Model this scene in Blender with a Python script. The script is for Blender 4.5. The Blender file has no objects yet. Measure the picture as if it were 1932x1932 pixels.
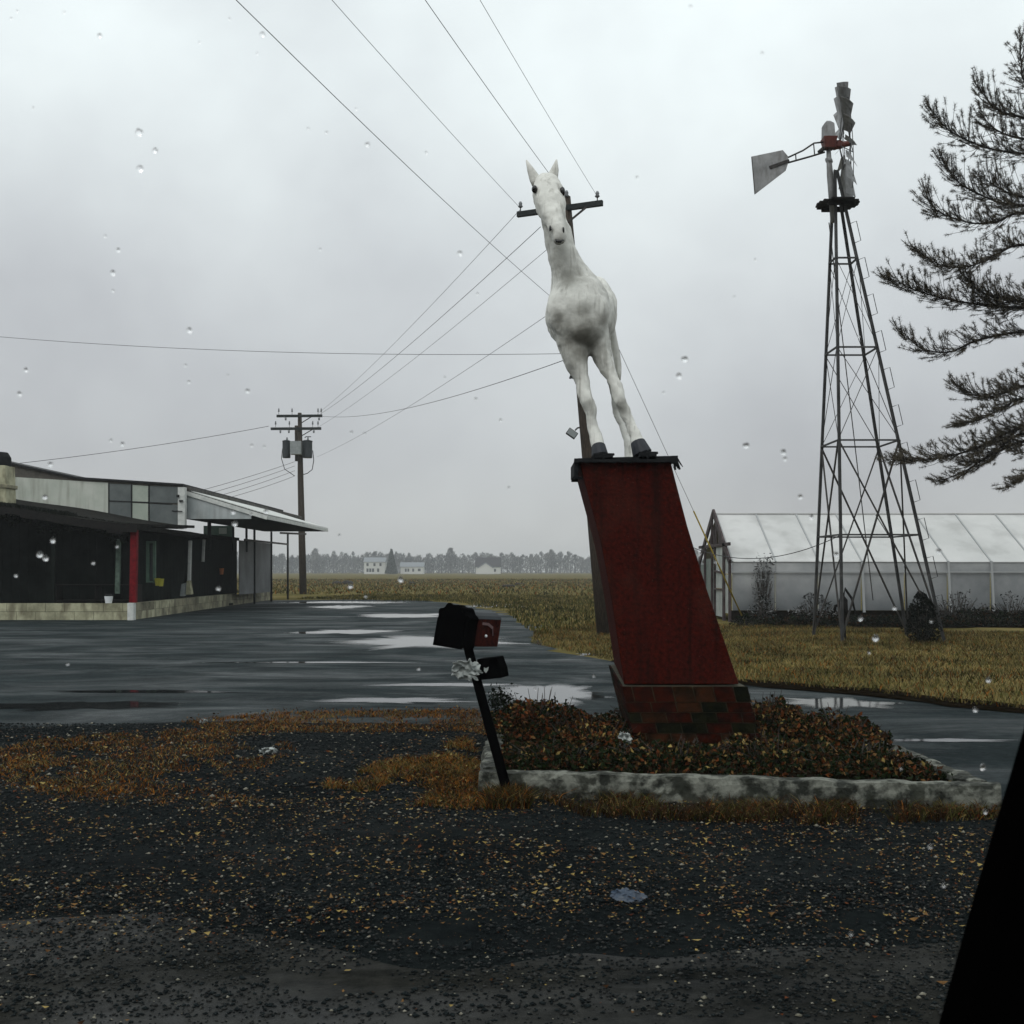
import bpy, bmesh, math, random
import numpy as np
from mathutils import Vector, Matrix, noise as mnoise

# ------------------------------------------------------------------ camera, sky, sun
SC = bpy.context.scene
COL = SC.collection
HZN, FPX, EYE = 1076.0, 2072.0, 1.6          # horizon row and focal length measured on the photograph (1932 px high), eye height

cam_d = bpy.data.cameras.new('camera')
cam_d.sensor_width = 36.0
cam_d.lens = 36.0 * FPX / 1932.0
cam_d.shift_y = (HZN - 966.0) / 1932.0
cam_d.clip_start = 0.05
cam_d.clip_end = 3000.0
cam_d.dof.use_dof = True                  # a phone's small lens: only the drops on the car window go soft
cam_d.dof.focus_distance = 15.0
cam_d.dof.aperture_fstop = 27.0
cam = bpy.data.objects.new('camera', cam_d)
cam.location = (0, 0, EYE)
cam.rotation_euler = (math.radians(90), 0, 0)
COL.objects.link(cam)
SC.camera = cam
SC.view_settings.view_transform = 'Standard'
SC.view_settings.look = 'None'
SC.view_settings.exposure = 0.0
SC.view_settings.gamma = 1.0
SC.view_settings.use_curve_mapping = False

SUN_EL, SUN_AZ = math.radians(48), math.radians(205)     # behind the camera, a little to the left
world = bpy.data.worlds.new('World')
SC.world = world
world.use_nodes = True
wn, wl = world.node_tree.nodes, world.node_tree.links
wn.clear()
w_out = wn.new('ShaderNodeOutputWorld')
w_bg = wn.new('ShaderNodeBackground')
w_bg.inputs[1].default_value = 0.1
sky = wn.new('ShaderNodeTexSky')
sky.sky_type = 'NISHITA'
sky.sun_disc = False
sky.sun_elevation = SUN_EL
sky.sun_rotation = SUN_AZ
tc = wn.new('ShaderNodeTexCoord')
sep = wn.new('ShaderNodeSeparateXYZ')
wl.new(tc.outputs['Generated'], sep.inputs[0])
el = wn.new('ShaderNodeValToRGB')                         # overcast layer: luminance rises away from the horizon
el.color_ramp.elements[0].position = 0.0
el.color_ramp.elements[0].color = (4.9, 5.0, 5.05, 1)
el.color_ramp.elements[1].position = 1.0
el.color_ramp.elements[1].color = (11.0, 11.6, 11.6, 1)
for p, c in ((0.10, (5.5, 5.65, 5.75, 1)), (0.24, (6.7, 7.0, 7.1, 1)), (0.42, (9.2, 9.9, 9.95, 1))):
    e = el.color_ramp.elements.new(p)
    e.color = c
wl.new(sep.outputs[2], el.inputs[0])
mp = wn.new('ShaderNodeMapping')
mp.inputs['Scale'].default_value = (1.5, 1.5, 1.9)
mp.inputs['Rotation'].default_value = (0.0, 0.12, 0.5)
wl.new(tc.outputs['Generated'], mp.inputs[0])
nz = wn.new('ShaderNodeTexNoise')
nz.inputs['Scale'].default_value = 1.55
nz.inputs['Detail'].default_value = 5.0
nz.inputs['Roughness'].default_value = 0.52
nz.inputs['Distortion'].default_value = 0.1
wl.new(mp.outputs[0], nz.inputs['Vector'])
cr = wn.new('ShaderNodeValToRGB')
cr.color_ramp.elements[0].position = 0.33
cr.color_ramp.elements[0].color = (0.82, 0.815, 0.83, 1)
cr.color_ramp.elements[1].position = 0.68
cr.color_ramp.elements[1].color = (1.16, 1.175, 1.165, 1)
wl.new(nz.outputs[0], cr.inputs[0])
mul = wn.new('ShaderNodeMix')
mul.data_type = 'RGBA'
mul.blend_type = 'MULTIPLY'
mul.inputs[0].default_value = 1.0
wl.new(el.outputs[0], mul.inputs[6])
wl.new(cr.outputs[0], mul.inputs[7])
mixs = wn.new('ShaderNodeMix')
mixs.data_type = 'RGBA'
mixs.inputs[0].default_value = 0.93
wl.new(sky.outputs[0], mixs.inputs[6])
wl.new(mul.outputs[2], mixs.inputs[7])
wl.new(mixs.outputs[2], w_bg.inputs[0])
wl.new(w_bg.outputs[0], w_out.inputs[0])

sun_d = bpy.data.lights.new('sun', 'SUN')
sun_d.energy = 0.9
sun_d.angle = math.radians(40)
sun_d.color = (1.0, 0.98, 0.95)
sun = bpy.data.objects.new('sun', sun_d)
_sd = Vector((math.sin(SUN_AZ) * math.cos(SUN_EL), math.cos(SUN_AZ) * math.cos(SUN_EL), math.sin(SUN_EL)))
sun.rotation_euler = _sd.to_track_quat('Z', 'Y').to_euler()
COL.objects.link(sun)

# ------------------------------------------------------------------ helpers
R = random.Random(7)
NR = np.random.default_rng(11)


def W(px, py, d):
    """photograph pixel (1932 wide) and metres away -> place in the world"""
    return Vector(((px - 966.0) * d / FPX, d, EYE + (HZN - py) * d / FPX))


def G(px, py):
    d = EYE * FPX / (py - HZN)
    return Vector(((px - 966.0) * d / FPX, d, 0.0))


def tag(o, label=None, cat=None, group=None, kind=None):
    if label: o['label'] = label
    if cat: o['category'] = cat
    if group: o['group'] = group
    if kind: o['kind'] = kind
    return o


def empty(name, loc, label, cat, group=None, rz=0.0):
    o = bpy.data.objects.new(name, None)
    o.empty_display_size = 0.2
    o.location = loc
    o.rotation_euler = (0, 0, rz)
    COL.objects.link(o)
    return tag(o, label, cat, group)


def link(name, me, parent=None, mat=None):
    """mesh vertices are given in world space; under a parent they are kept there"""
    o = bpy.data.objects.new(name, me)
    COL.objects.link(o)
    if parent is not None:
        o.parent = parent
        o.matrix_parent_inverse = Matrix.Translation(-Vector(root_loc(parent))) if True else Matrix()
    if mat is not None and len(me.materials) == 0:
        me.materials.append(mat)
    return o


def root_loc(o):
    p = Vector((0, 0, 0))
    while o is not None:
        p = p + Vector(o.location) + (o.matrix_parent_inverse.translation if o.parent else Vector((0, 0, 0)))
        o = o.parent
    return p


class MB:
    """collects simple shapes into one mesh"""
    def __init__(s):
        s.v, s.f, s.m = [], [], []

    def add(s, vs, fs, m=0):
        b = len(s.v)
        s.v += [tuple(v) for v in vs]
        s.f += [tuple(i + b for i in f) for f in fs]
        s.m += [m] * len(fs)

    def box(s, lo, hi, m=0):
        x0, y0, z0 = lo
        x1, y1, z1 = hi
        s.add([(x0, y0, z0), (x1, y0, z0), (x1, y1, z0), (x0, y1, z0), (x0, y0, z1), (x1, y0, z1), (x1, y1, z1), (x0, y1, z1)],
              [(0, 3, 2, 1), (4, 5, 6, 7), (0, 1, 5, 4), (1, 2, 6, 5), (2, 3, 7, 6), (3, 0, 4, 7)], m)

    def hexa(s, bot, top, m=0):
        """bot and top: four points each, counter-clockwise"""
        s.add(list(bot) + list(top), [(0, 3, 2, 1), (4, 5, 6, 7), (0, 1, 5, 4), (1, 2, 6, 5), (2, 3, 7, 6), (3, 0, 4, 7)], m)

    def bar(s, a, b, w, h=None, m=0, up=(0, 0, 1)):
        a, b = Vector(a), Vector(b)
        h = w if h is None else h
        d = (b - a).normalized()
        u = Vector(up)
        if abs(d.dot(u)) > 0.95: u = Vector((0, 1, 0))
        r = d.cross(u).normalized()
        t = r.cross(d).normalized()
        q = [r * (-w / 2) + t * (-h / 2), r * (w / 2) + t * (-h / 2), r * (w / 2) + t * (h / 2), r * (-w / 2) + t * (h / 2)]
        s.add([a + k for k in q] + [b + k for k in q],
              [(0, 1, 2, 3), (7, 6, 5, 4), (0, 4, 5, 1), (1, 5, 6, 2), (2, 6, 7, 3), (3, 7, 4, 0)], m)

    def tube(s, pts, rad, n=8, m=0, caps=True, ry=None):
        pts = [Vector(p) for p in pts]
        rad = rad if isinstance(rad, (list, tuple)) else [rad] * len(pts)
        ry = rad if ry is None else ry
        b = len(s.v)
        prev = None
        for i, p in enumerate(pts):
            d = (pts[min(i + 1, len(pts) - 1)] - pts[max(i - 1, 0)]).normalized()
            if prev is None:
                u = Vector((1, 0, 0)) if abs(d.x) < 0.9 else Vector((0, 0, 1))
                prev = (u - d * d.dot(u)).normalized()
            else:
                prev = (prev - d * d.dot(prev)).normalized()
            w = d.cross(prev)
            for k in range(n):
                a = 2 * math.pi * k / n
                s.v.append(tuple(p + prev * (math.cos(a) * rad[i]) + w * (math.sin(a) * ry[i])))
        for i in range(len(pts) - 1):
            for k in range(n):
                k2 = (k + 1) % n
                s.f.append((b + i * n + k, b + i * n + k2, b + (i + 1) * n + k2, b + (i + 1) * n + k))
                s.m.append(m)
        if caps:
            s.f.append(tuple(b + k for k in reversed(range(n)))); s.m.append(m)
            s.f.append(tuple(b + (len(pts) - 1) * n + k for k in range(n))); s.m.append(m)

    def sphere(s, c, r, n=10, k=6, m=0):
        c = Vector(c)
        r = r if isinstance(r, (list, tuple, Vector)) else (r, r, r)
        b = len(s.v)
        s.v.append((c.x, c.y, c.z - r[2]))
        for j in range(1, k):
            t = -math.pi / 2 + math.pi * j / k
            for i in range(n):
                a = 2 * math.pi * i / n
                s.v.append((c.x + r[0] * math.cos(t) * math.cos(a), c.y + r[1] * math.cos(t) * math.sin(a), c.z + r[2] * math.sin(t)))
        s.v.append((c.x, c.y, c.z + r[2]))
        e = len(s.v) - 1
        for i in range(n):
            i2 = (i + 1) % n
            s.f.append((b, b + 1 + i2, b + 1 + i)); s.m.append(m)
            s.f.append((e, e - n + i, e - n + i2)); s.m.append(m)
            for j in range(k - 2):
                p = b + 1 + j * n
                s.f.append((p + i, p + i2, p + n + i2, p + n + i)); s.m.append(m)

    def prism(s, poly, off, m=0):
        """poly: 3-D points, off: thickness vector"""
        off = Vector(off)
        n = len(poly)
        a = [Vector(p) for p in poly]
        s.add(a + [p + off for p in a],
              [tuple(reversed(range(n))), tuple(range(n, 2 * n))] + [(i, (i + 1) % n, n + (i + 1) % n, n + i) for i in range(n)], m)

    def build(s, name, mats, parent=None, smooth=False, bevel=0.0, recalc=True):
        me = bpy.data.meshes.new(name)
        me.from_pydata(s.v, [], s.f)
        mats = mats if isinstance(mats, (list, tuple)) else [mats]
        for m in mats: me.materials.append(m)
        if len(mats) > 1:
            me.polygons.foreach_set('material_index', s.m)
        if recalc:
            bm = bmesh.new()
            bm.from_mesh(me)
            bmesh.ops.recalc_face_normals(bm, faces=bm.faces)
            bm.to_mesh(me)
            bm.free()
        if smooth:
            me.polygons.foreach_set('use_smooth', [True] * len(me.polygons))
        me.update()
        o = link(name, me, parent)
        if bevel:
            md = o.modifiers.new('bevel', 'BEVEL')
            md.width = bevel
            md.segments = 2
            md.limit_method = 'ANGLE'
        return o


def np_mesh(name, verts, faces_n, nper, mats, midx=None, parent=None, smooth=False):
    """fast mesh: verts (N,3), faces_n (F,nper) indices"""
    me = bpy.data.meshes.new(name)
    me.vertices.add(len(verts))
    me.vertices.foreach_set('co', np.ascontiguousarray(verts, dtype=np.float32).ravel())
    F = len(faces_n)
    me.loops.add(F * nper)
    me.loops.foreach_set('vertex_index', np.ascontiguousarray(faces_n, dtype=np.int32).ravel())
    me.polygons.add(F)
    me.polygons.foreach_set('loop_start', np.arange(0, F * nper, nper, dtype=np.int32))
    try:
        me.polygons.foreach_set('loop_total', np.full(F, nper, dtype=np.int32))
    except Exception:
        pass
    for m in mats: me.materials.append(m)
    if midx is not None:
        me.polygons.foreach_set('material_index', np.ascontiguousarray(midx, dtype=np.int32))
    if smooth:
        me.polygons.foreach_set('use_smooth', np.ones(F, dtype=bool))
    me.update(calc_edges=True)
    return link(name, me, parent)


def leaf_cloud(centres, size, mats_, wts, name, parent=None, droop=0.0, aspect=0.55):
    """centres: (N,3); every leaf a folded quad facing at random"""
    N = len(centres)
    s = size * NR.uniform(0.6, 1.3, (N, 1))
    a = NR.normal(size=(N, 3)); a /= np.linalg.norm(a, axis=1, keepdims=True)
    b = NR.normal(size=(N, 3)); b -= a * np.sum(a * b, axis=1, keepdims=True); b /= np.linalg.norm(b, axis=1, keepdims=True)
    n = np.cross(a, b)
    c = centres
    v = np.stack([c - a * s * 0.5, c + b * s * aspect * 0.5 + n * s * 0.12, c + a * s * 0.5, c - b * s * aspect * 0.5 + n * s * 0.12], axis=1).reshape(-1, 3)
    i = np.arange(N)[:, None] * 4
    f = np.concatenate([i + np.array([[0, 1, 2]]), i + np.array([[0, 2, 3]])], axis=1).reshape(-1, 3)
    mi = np.repeat(NR.choice(len(mats_), N, p=np.array(wts) / sum(wts)), 2)
    return np_mesh(name, v, f, 3, [M[k] for k in mats_], mi, parent)


# ------------------------------------------------------------------ materials
def mat(name, col, rough=0.8, col2=None, scale=3.0, bump=0.0, bscale=20.0, metal=0.0, spec=0.5, detail=4.0, lo=0.35, hi=0.65,
        rough2=None, rscale=None, stretch=None, coat=0.0, trans=0.0, ior=1.45, sss=None):
    m = bpy.data.materials.new(name)
    m.use_nodes = True
    n, l = m.node_tree.nodes, m.node_tree.links
    b = n['Principled BSDF']
    b.inputs['Base Color'].default_value = (*col, 1)
    b.inputs['Roughness'].default_value = rough
    b.inputs['Metallic'].default_value = metal
    b.inputs['Specular IOR Level'].default_value = spec
    b.inputs['Coat Weight'].default_value = coat
    b.inputs['Coat Roughness'].default_value = 0.55
    b.inputs['Transmission Weight'].default_value = trans
    b.inputs['IOR'].default_value = ior
    geo = n.new('ShaderNodeNewGeometry')
    vec = geo.outputs['Position']
    if stretch:
        mpn = n.new('ShaderNodeMapping')
        mpn.inputs['Scale'].default_value = stretch
        l.new(vec, mpn.inputs[0])
        vec = mpn.outputs[0]
    if col2 is not None:
        t = n.new('ShaderNodeTexNoise')
        t.inputs['Scale'].default_value = scale
        t.inputs['Detail'].default_value = detail
        t.inputs['Roughness'].default_value = 0.62
        l.new(vec, t.inputs['Vector'])
        r = n.new('ShaderNodeValToRGB')
        r.color_ramp.elements[0].position = lo
        r.color_ramp.elements[0].color = (*col, 1)
        r.color_ramp.elements[1].position = hi
        r.color_ramp.elements[1].color = (*col2, 1)
        l.new(t.outputs[0], r.inputs[0])
        l.new(r.outputs[0], b.inputs['Base Color'])
    if rough2 is not None:
        t2 = n.new('ShaderNodeTexNoise')
        t2.inputs['Scale'].default_value = rscale or scale
        t2.inputs['Detail'].default_value = 5
        l.new(vec, t2.inputs['Vector'])
        mr = n.new('ShaderNodeMapRange')
        mr.inputs[1].default_value = 0.38
        mr.inputs[2].default_value = 0.62
        mr.inputs[3].default_value = rough
        mr.inputs[4].default_value = rough2
        l.new(t2.outputs[0], mr.inputs[0])
        l.new(mr.outputs[0], b.inputs['Roughness'])
    if bump:
        t3 = n.new('ShaderNodeTexNoise')
        t3.inputs['Scale'].default_value = bscale
        t3.inputs['Detail'].default_value = 5
        l.new(geo.outputs['Position'], t3.inputs['Vector'])
        bp = n.new('ShaderNodeBump')
        bp.inputs['Strength'].default_value = bump
        bp.inputs['Distance'].default_value = 0.02
        l.new(t3.outputs[0], bp.inputs['Height'])
        l.new(bp.outputs[0], b.inputs['Normal'])
    return m


M = {}
M['grass_ground'] = mat('winter_grass', (0.050, 0.050, 0.016), 0.95, (0.165, 0.130, 0.055), 0.9, 0.6, 9, spec=0.0, detail=12, stretch=(0.35, 1.0, 1.0))
M['soil'] = mat('wet_soil', (0.003, 0.0025, 0.0015), 0.95, (0.010, 0.007, 0.004), 6, 0.7, 25, spec=0.0)
M['concrete'] = mat('mossy_concrete', (0.008, 0.010, 0.006), 0.9, (0.15, 0.155, 0.13), 7.0, 0.9, 22, detail=10, lo=0.44, hi=0.60)
M['stone_dark'] = mat('dark_gravel', (0.0015, 0.0030, 0.0036), 0.85, (0.012, 0.0165, 0.0175), 30, spec=0.1)
M['stone_mid'] = mat('grey_gravel', (0.014, 0.015, 0.015), 0.85, (0.045, 0.046, 0.043), 30, spec=0.1)
M['stone_pale'] = mat('pale_gravel', (0.10, 0.095, 0.07), 0.85, (0.26, 0.245, 0.20), 30, spec=0.1)
M['leaf_yellow'] = mat('yellow_leaf', (0.14, 0.095, 0.025), 0.8, (0.28, 0.21, 0.075), 14, spec=0.1)
M['leaf_tan'] = mat('tan_leaf', (0.070, 0.034, 0.012), 0.8, (0.17, 0.095, 0.034), 14, spec=0.1)
M['leaf_rust'] = mat('rust_leaf', (0.040, 0.009, 0.003), 0.8, (0.12, 0.036, 0.009), 14, spec=0.1)
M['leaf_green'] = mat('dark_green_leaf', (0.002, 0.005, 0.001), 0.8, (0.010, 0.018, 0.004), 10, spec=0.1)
M['leaf_brown'] = mat('brown_leaf', (0.012, 0.006, 0.002), 0.8, (0.040, 0.017, 0.006), 14, spec=0.1)
M['dry_grass'] = mat('dry_grass', (0.070, 0.055, 0.022), 0.9, (0.22, 0.165, 0.062), 0.7, spec=0.0, lo=0.40, hi=0.62)
M['rust_grass'] = mat('rusty_grass', (0.10, 0.032, 0.005), 0.9, (0.26, 0.098, 0.018), 3, spec=0.0)
M['olive_grass'] = mat('olive_grass', (0.018, 0.021, 0.006), 0.9, (0.085, 0.080, 0.024), 0.7, spec=0.0, lo=0.40, hi=0.62)
M['twig'] = mat('twig_bark', (0.020, 0.016, 0.013), 0.85, (0.05, 0.042, 0.036), 20)
M['white_plaster'] = mat('weathered_white_plaster', (0.50, 0.495, 0.46), 0.7, (0.74, 0.74, 0.69), 3.5, 0.5, 14, detail=9, lo=0.3, hi=0.6, spec=0.3)
M['hoof'] = mat('dark_hoof_paint', (0.005, 0.007, 0.012), 0.6, (0.014, 0.017, 0.024), 12)
M['eye_black'] = mat('eye_black', (0.006, 0.006, 0.006), 0.25)
M['tar'] = mat('tar_paper', (0.004, 0.005, 0.006), 0.85, (0.012, 0.013, 0.014), 9, 0.5, 30, spec=0.2)
M['red_paint'] = mat('dark_red_paint', (0.006, 0.0018, 0.0008), 0.8, (0.060, 0.0048, 0.0018), 30, 0.8, 40, detail=14, lo=0.30, hi=0.66, spec=0.03, coat=0.07)
M['mortar'] = mat('dirty_mortar', (0.015, 0.014, 0.007), 0.9, (0.055, 0.050, 0.026), 12, 0.4, 60)
M['brick_red'] = mat('dark_red_brick', (0.007, 0.002, 0.001), 0.9, (0.036, 0.0065, 0.003), 12, 0.5, 50, spec=0.05)
M['brick_brown'] = mat('brown_brick', (0.008, 0.005, 0.002), 0.9, (0.040, 0.014, 0.006), 10, 0.5, 50, spec=0.05)
M['brick_moss'] = mat('mossy_brick', (0.0015, 0.0025, 0.0012), 0.9, (0.010, 0.010, 0.004), 10, 0.5, 50, spec=0.05)
M['pole_wood'] = mat('creosote_pole_wood', (0.014, 0.010, 0.007), 0.9, (0.055, 0.040, 0.028), 9, 0.5, 30, stretch=(6, 6, 0.6))
M['arm_wood'] = mat('crossarm_wood', (0.006, 0.010, 0.010), 0.85, (0.018, 0.022, 0.022), 9)
M['porcelain'] = mat('insulator_porcelain', (0.16, 0.17, 0.18), 0.3)
M['wire'] = mat('wire', (0.03, 0.03, 0.034), 0.6)
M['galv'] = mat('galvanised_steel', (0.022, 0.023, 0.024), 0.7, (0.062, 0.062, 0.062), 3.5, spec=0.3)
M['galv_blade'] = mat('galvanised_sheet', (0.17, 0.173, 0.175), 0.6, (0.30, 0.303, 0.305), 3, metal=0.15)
M['steel_dark'] = mat('rusty_dark_steel', (0.012, 0.012, 0.012), 0.7, (0.040, 0.034, 0.030), 5)
M['gear_red'] = mat('gearbox_red', (0.07, 0.010, 0.006), 0.6, (0.12, 0.025, 0.014), 9)
M['plank_dark'] = mat('wet_dark_planks', (0.004, 0.004, 0.004), 0.8, (0.012, 0.010, 0.009), 9, spec=0.2)
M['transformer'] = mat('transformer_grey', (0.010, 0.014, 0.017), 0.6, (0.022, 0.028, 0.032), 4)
M['box_grey'] = mat('grey_enamel_box', (0.18, 0.20, 0.20), 0.5, (0.25, 0.27, 0.27), 4)
M['block'] = mat('cream_concrete_block', (0.18, 0.175, 0.11), 0.9, (0.42, 0.41, 0.28), 1.8, 0.4, 20, detail=8)
M['block_dirty'] = mat('dirty_concrete_block', (0.07, 0.066, 0.042), 0.9, (0.27, 0.255, 0.17), 1.6, 0.4, 20, detail=8)
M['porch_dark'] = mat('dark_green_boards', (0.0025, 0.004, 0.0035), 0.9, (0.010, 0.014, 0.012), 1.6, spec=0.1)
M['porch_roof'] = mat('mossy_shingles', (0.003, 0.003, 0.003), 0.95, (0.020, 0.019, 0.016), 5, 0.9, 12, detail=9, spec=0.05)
M['panel_white'] = mat('cream_wall_panel', (0.40, 0.43, 0.375), 0.7, (0.50, 0.52, 0.465), 1.2)
M['panel_grey'] = mat('grey_wall_panel', (0.075, 0.088, 0.088), 0.7, (0.115, 0.13, 0.128), 2)
M['panel_pale'] = mat('pale_green_panel', (0.30, 0.34, 0.29), 0.7, (0.38, 0.415, 0.355), 2)
M['trim_white'] = mat('chipped_white_trim', (0.44, 0.46, 0.44), 0.7, (0.58, 0.59, 0.56), 6)
M['trim_dark'] = mat('dark_trim', (0.007, 0.008, 0.009), 0.8)
M['gable_brown'] = mat('weathered_brown_boards', (0.06, 0.056, 0.048), 0.9, (0.105, 0.095, 0.08), 3)
M['infill_grey'] = mat('grey_gable_sheet', (0.30, 0.33, 0.33), 0.7, (0.40, 0.425, 0.425), 1.5)
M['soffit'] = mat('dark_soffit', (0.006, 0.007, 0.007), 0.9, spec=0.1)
M['roof_metal'] = mat('rusted_metal_roof', (0.025, 0.023, 0.021), 0.8, (0.085, 0.078, 0.07), 2.5)
M['post_red'] = mat('red_post_paint', (0.09, 0.003, 0.006), 0.75, (0.16, 0.006, 0.010), 7, spec=0.1)
M['post_green'] = mat('pale_green_post', (0.05, 0.08, 0.06), 0.7, (0.13, 0.19, 0.15), 4)
M['sheet_green'] = mat('green_sheet', (0.05, 0.10, 0.07), 0.7, (0.09, 0.15, 0.11), 3)
M['bucket_white'] = mat('white_plastic', (0.7, 0.73, 0.74), 0.45)
M['screen'] = mat('dusty_plastic_screen', (0.055, 0.062, 0.065), 0.6, (0.12, 0.13, 0.135), 0.8)
M['pot_yellow'] = mat('yellow_plastic', (0.30, 0.28, 0.03), 0.5)
M['pot_orange'] = mat('orange_plastic', (0.35, 0.10, 0.02), 0.5)
M['gh_skin'] = mat('milky_greenhouse_sheet', (0.47, 0.475, 0.465), 0.95, (0.55, 0.55, 0.54), 0.5, detail=6, spec=0.2)
M['gh_wall'] = mat('dirty_milky_wall_sheet', (0.24, 0.25, 0.255), 0.6, (0.40, 0.405, 0.405), 0.6, detail=6)
M['gh_bar'] = mat('grey_glazing_bar', (0.32, 0.33, 0.332), 0.85)
M['gh_wood'] = mat('rotten_brown_boards', (0.025, 0.017, 0.018), 0.9, (0.07, 0.050, 0.050), 5)
M['gh_pane'] = mat('whitewashed_glass', (0.26, 0.29, 0.28), 0.5, (0.42, 0.44, 0.42), 2.5)
M['gh_pane_green'] = mat('greenish_glass', (0.09, 0.12, 0.105), 0.5, (0.16, 0.19, 0.17), 2.5)
M['guard_yellow'] = mat('yellow_guy_guard', (0.26, 0.19, 0.02), 0.6)
M['house_white'] = mat('white_house_siding', (0.55, 0.55, 0.52), 0.8)
M['house_roof'] = mat('grey_house_roof', (0.20, 0.215, 0.23), 0.85)
M['house_roof_dark'] = mat('brown_house_roof', (0.035, 0.032, 0.036), 0.9)
M['house_glass'] = mat('dark_window_glass', (0.03, 0.035, 0.04), 0.2)
M['mail_black'] = mat('black_mailbox_paint', (0.001, 0.001, 0.0012), 0.9, spec=0.01)
M['mail_red'] = mat('red_mailbox_paint', (0.010, 0.002, 0.002), 0.8, (0.055, 0.010, 0.006), 22, 0.3, 50, spec=0.12)
M['mark_pale'] = mat('pale_pink_marking', (0.16, 0.10, 0.10), 0.8)
M['post_black'] = mat('black_post_wood', (0.001, 0.001, 0.0012), 0.9, spec=0.01)
M['paper'] = mat('wet_white_paper', (0.16, 0.18, 0.175), 0.7, (0.40, 0.42, 0.40), 14)
M['blue_litter'] = mat('blue_grey_plastic', (0.018, 0.040, 0.075), 0.6, (0.06, 0.07, 0.085), 8)
M['car_black'] = mat('black_car_trim', (0.0008, 0.0008, 0.0008), 0.95, spec=0.0)
M['pine_bark'] = mat('pine_bark', (0.012, 0.010, 0.009), 0.95, (0.028, 0.024, 0.022), 8, spec=0.1)
M['needle_dark'] = mat('dark_pine_needles', (0.040, 0.035, 0.025), 0.9, spec=0.0)
M['needle_mid'] = mat('grey_green_pine_needles', (0.11, 0.095, 0.072), 0.9, spec=0.0)
M['wood_far'] = mat('bare_winter_wood', (0.10, 0.105, 0.11), 0.95, (0.19, 0.19, 0.19), 0.08, spec=0.0)  # lightened in colour to stand in for part of the haze
M['evergreen_far'] = mat('far_evergreen', (0.05, 0.06, 0.052), 0.9, spec=0.0)
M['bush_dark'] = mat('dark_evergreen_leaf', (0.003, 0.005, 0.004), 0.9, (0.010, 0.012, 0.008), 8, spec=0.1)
M['bush_grey'] = mat('grey_twiggy_bush', (0.10, 0.105, 0.105), 0.9, (0.16, 0.163, 0.163), 3)
M['dirt_clod'] = mat('dark_dirt', (0.02, 0.017, 0.014), 0.9)


def wet_asphalt(name, dark, light, r_dry, r_wet, sx, sy, wet_lo, wet_hi, spec=0.5, spec_wet=0.5):
    m = bpy.data.materials.new(name)
    m.use_nodes = True
    n, l = m.node_tree.nodes, m.node_tree.links
    b = n['Principled BSDF']
    b.inputs['Specular IOR Level'].default_value = spec
    geo = n.new('ShaderNodeNewGeometry')
    mpn = n.new('ShaderNodeMapping')
    mpn.inputs['Scale'].default_value = (sx, sy, 1)
    l.new(geo.outputs['Position'], mpn.inputs[0])
    wet = n.new('ShaderNodeTexNoise')
    wet.inputs['Scale'].default_value = 1.0
    wet.inputs['Detail'].default_value = 12
    wet.inputs['Roughness'].default_value = 0.68
    wet.inputs['Distortion'].default_value = 0.6
    l.new(mpn.outputs[0], wet.inputs['Vector'])
    mr = n.new('ShaderNodeMapRange')
    mr.inputs[1].default_value = wet_lo
    mr.inputs[2].default_value = wet_hi
    mr.inputs[3].default_value = r_dry
    mr.inputs[4].default_value = r_wet
    l.new(wet.outputs[0], mr.inputs[0])
    l.new(mr.outputs[0], b.inputs['Roughness'])
    ms = n.new('ShaderNodeMapRange')
    for i_, v_ in ((1, wet_lo), (2, wet_hi), (3, spec), (4, spec_wet)):
        ms.inputs[i_].default_value = v_
    l.new(wet.outputs[0], ms.inputs[0])
    l.new(ms.outputs[0], b.inputs['Specular IOR Level'])
    g = n.new('ShaderNodeTexNoise')
    g.inputs['Scale'].default_value = 11
    g.inputs['Detail'].default_value = 9
    g.inputs['Roughness'].default_value = 0.8
    l.new(geo.outputs['Position'], g.inputs['Vector'])
    g2 = n.new('ShaderNodeTexNoise')
    g2.inputs['Scale'].default_value = 0.9
    g2.inputs['Detail'].default_value = 8
    l.new(geo.outputs['Position'], g2.inputs['Vector'])
    ad = n.new('ShaderNodeMath')
    ad.operation = 'MULTIPLY_ADD'
    ad.inputs[1].default_value = 0.62
    l.new(g.outputs[0], ad.inputs[0])
    hf = n.new('ShaderNodeMath')
    hf.operation = 'MULTIPLY'
    hf.inputs[1].default_value = 0.38
    l.new(g2.outputs[0], hf.inputs[0])
    l.new(hf.outputs[0], ad.inputs[2])
    r = n.new('ShaderNodeValToRGB')
    r.color_ramp.elements[0].position = 0.38
    r.color_ramp.elements[0].color = (*dark, 1)
    r.color_ramp.elements[1].position = 0.64
    r.color_ramp.elements[1].color = (*light, 1)
    l.new(ad.outputs[0], r.inputs[0])
    l.new(r.outputs[0], b.inputs['Base Color'])
    bp = n.new('ShaderNodeBump')
    bp.inputs['Strength'].default_value = 0.8
    bp.inputs['Distance'].default_value = 0.03
    l.new(g.outputs[0], bp.inputs['Height'])
    l.new(bp.outputs[0], b.inputs['Normal'])
    return m


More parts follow.
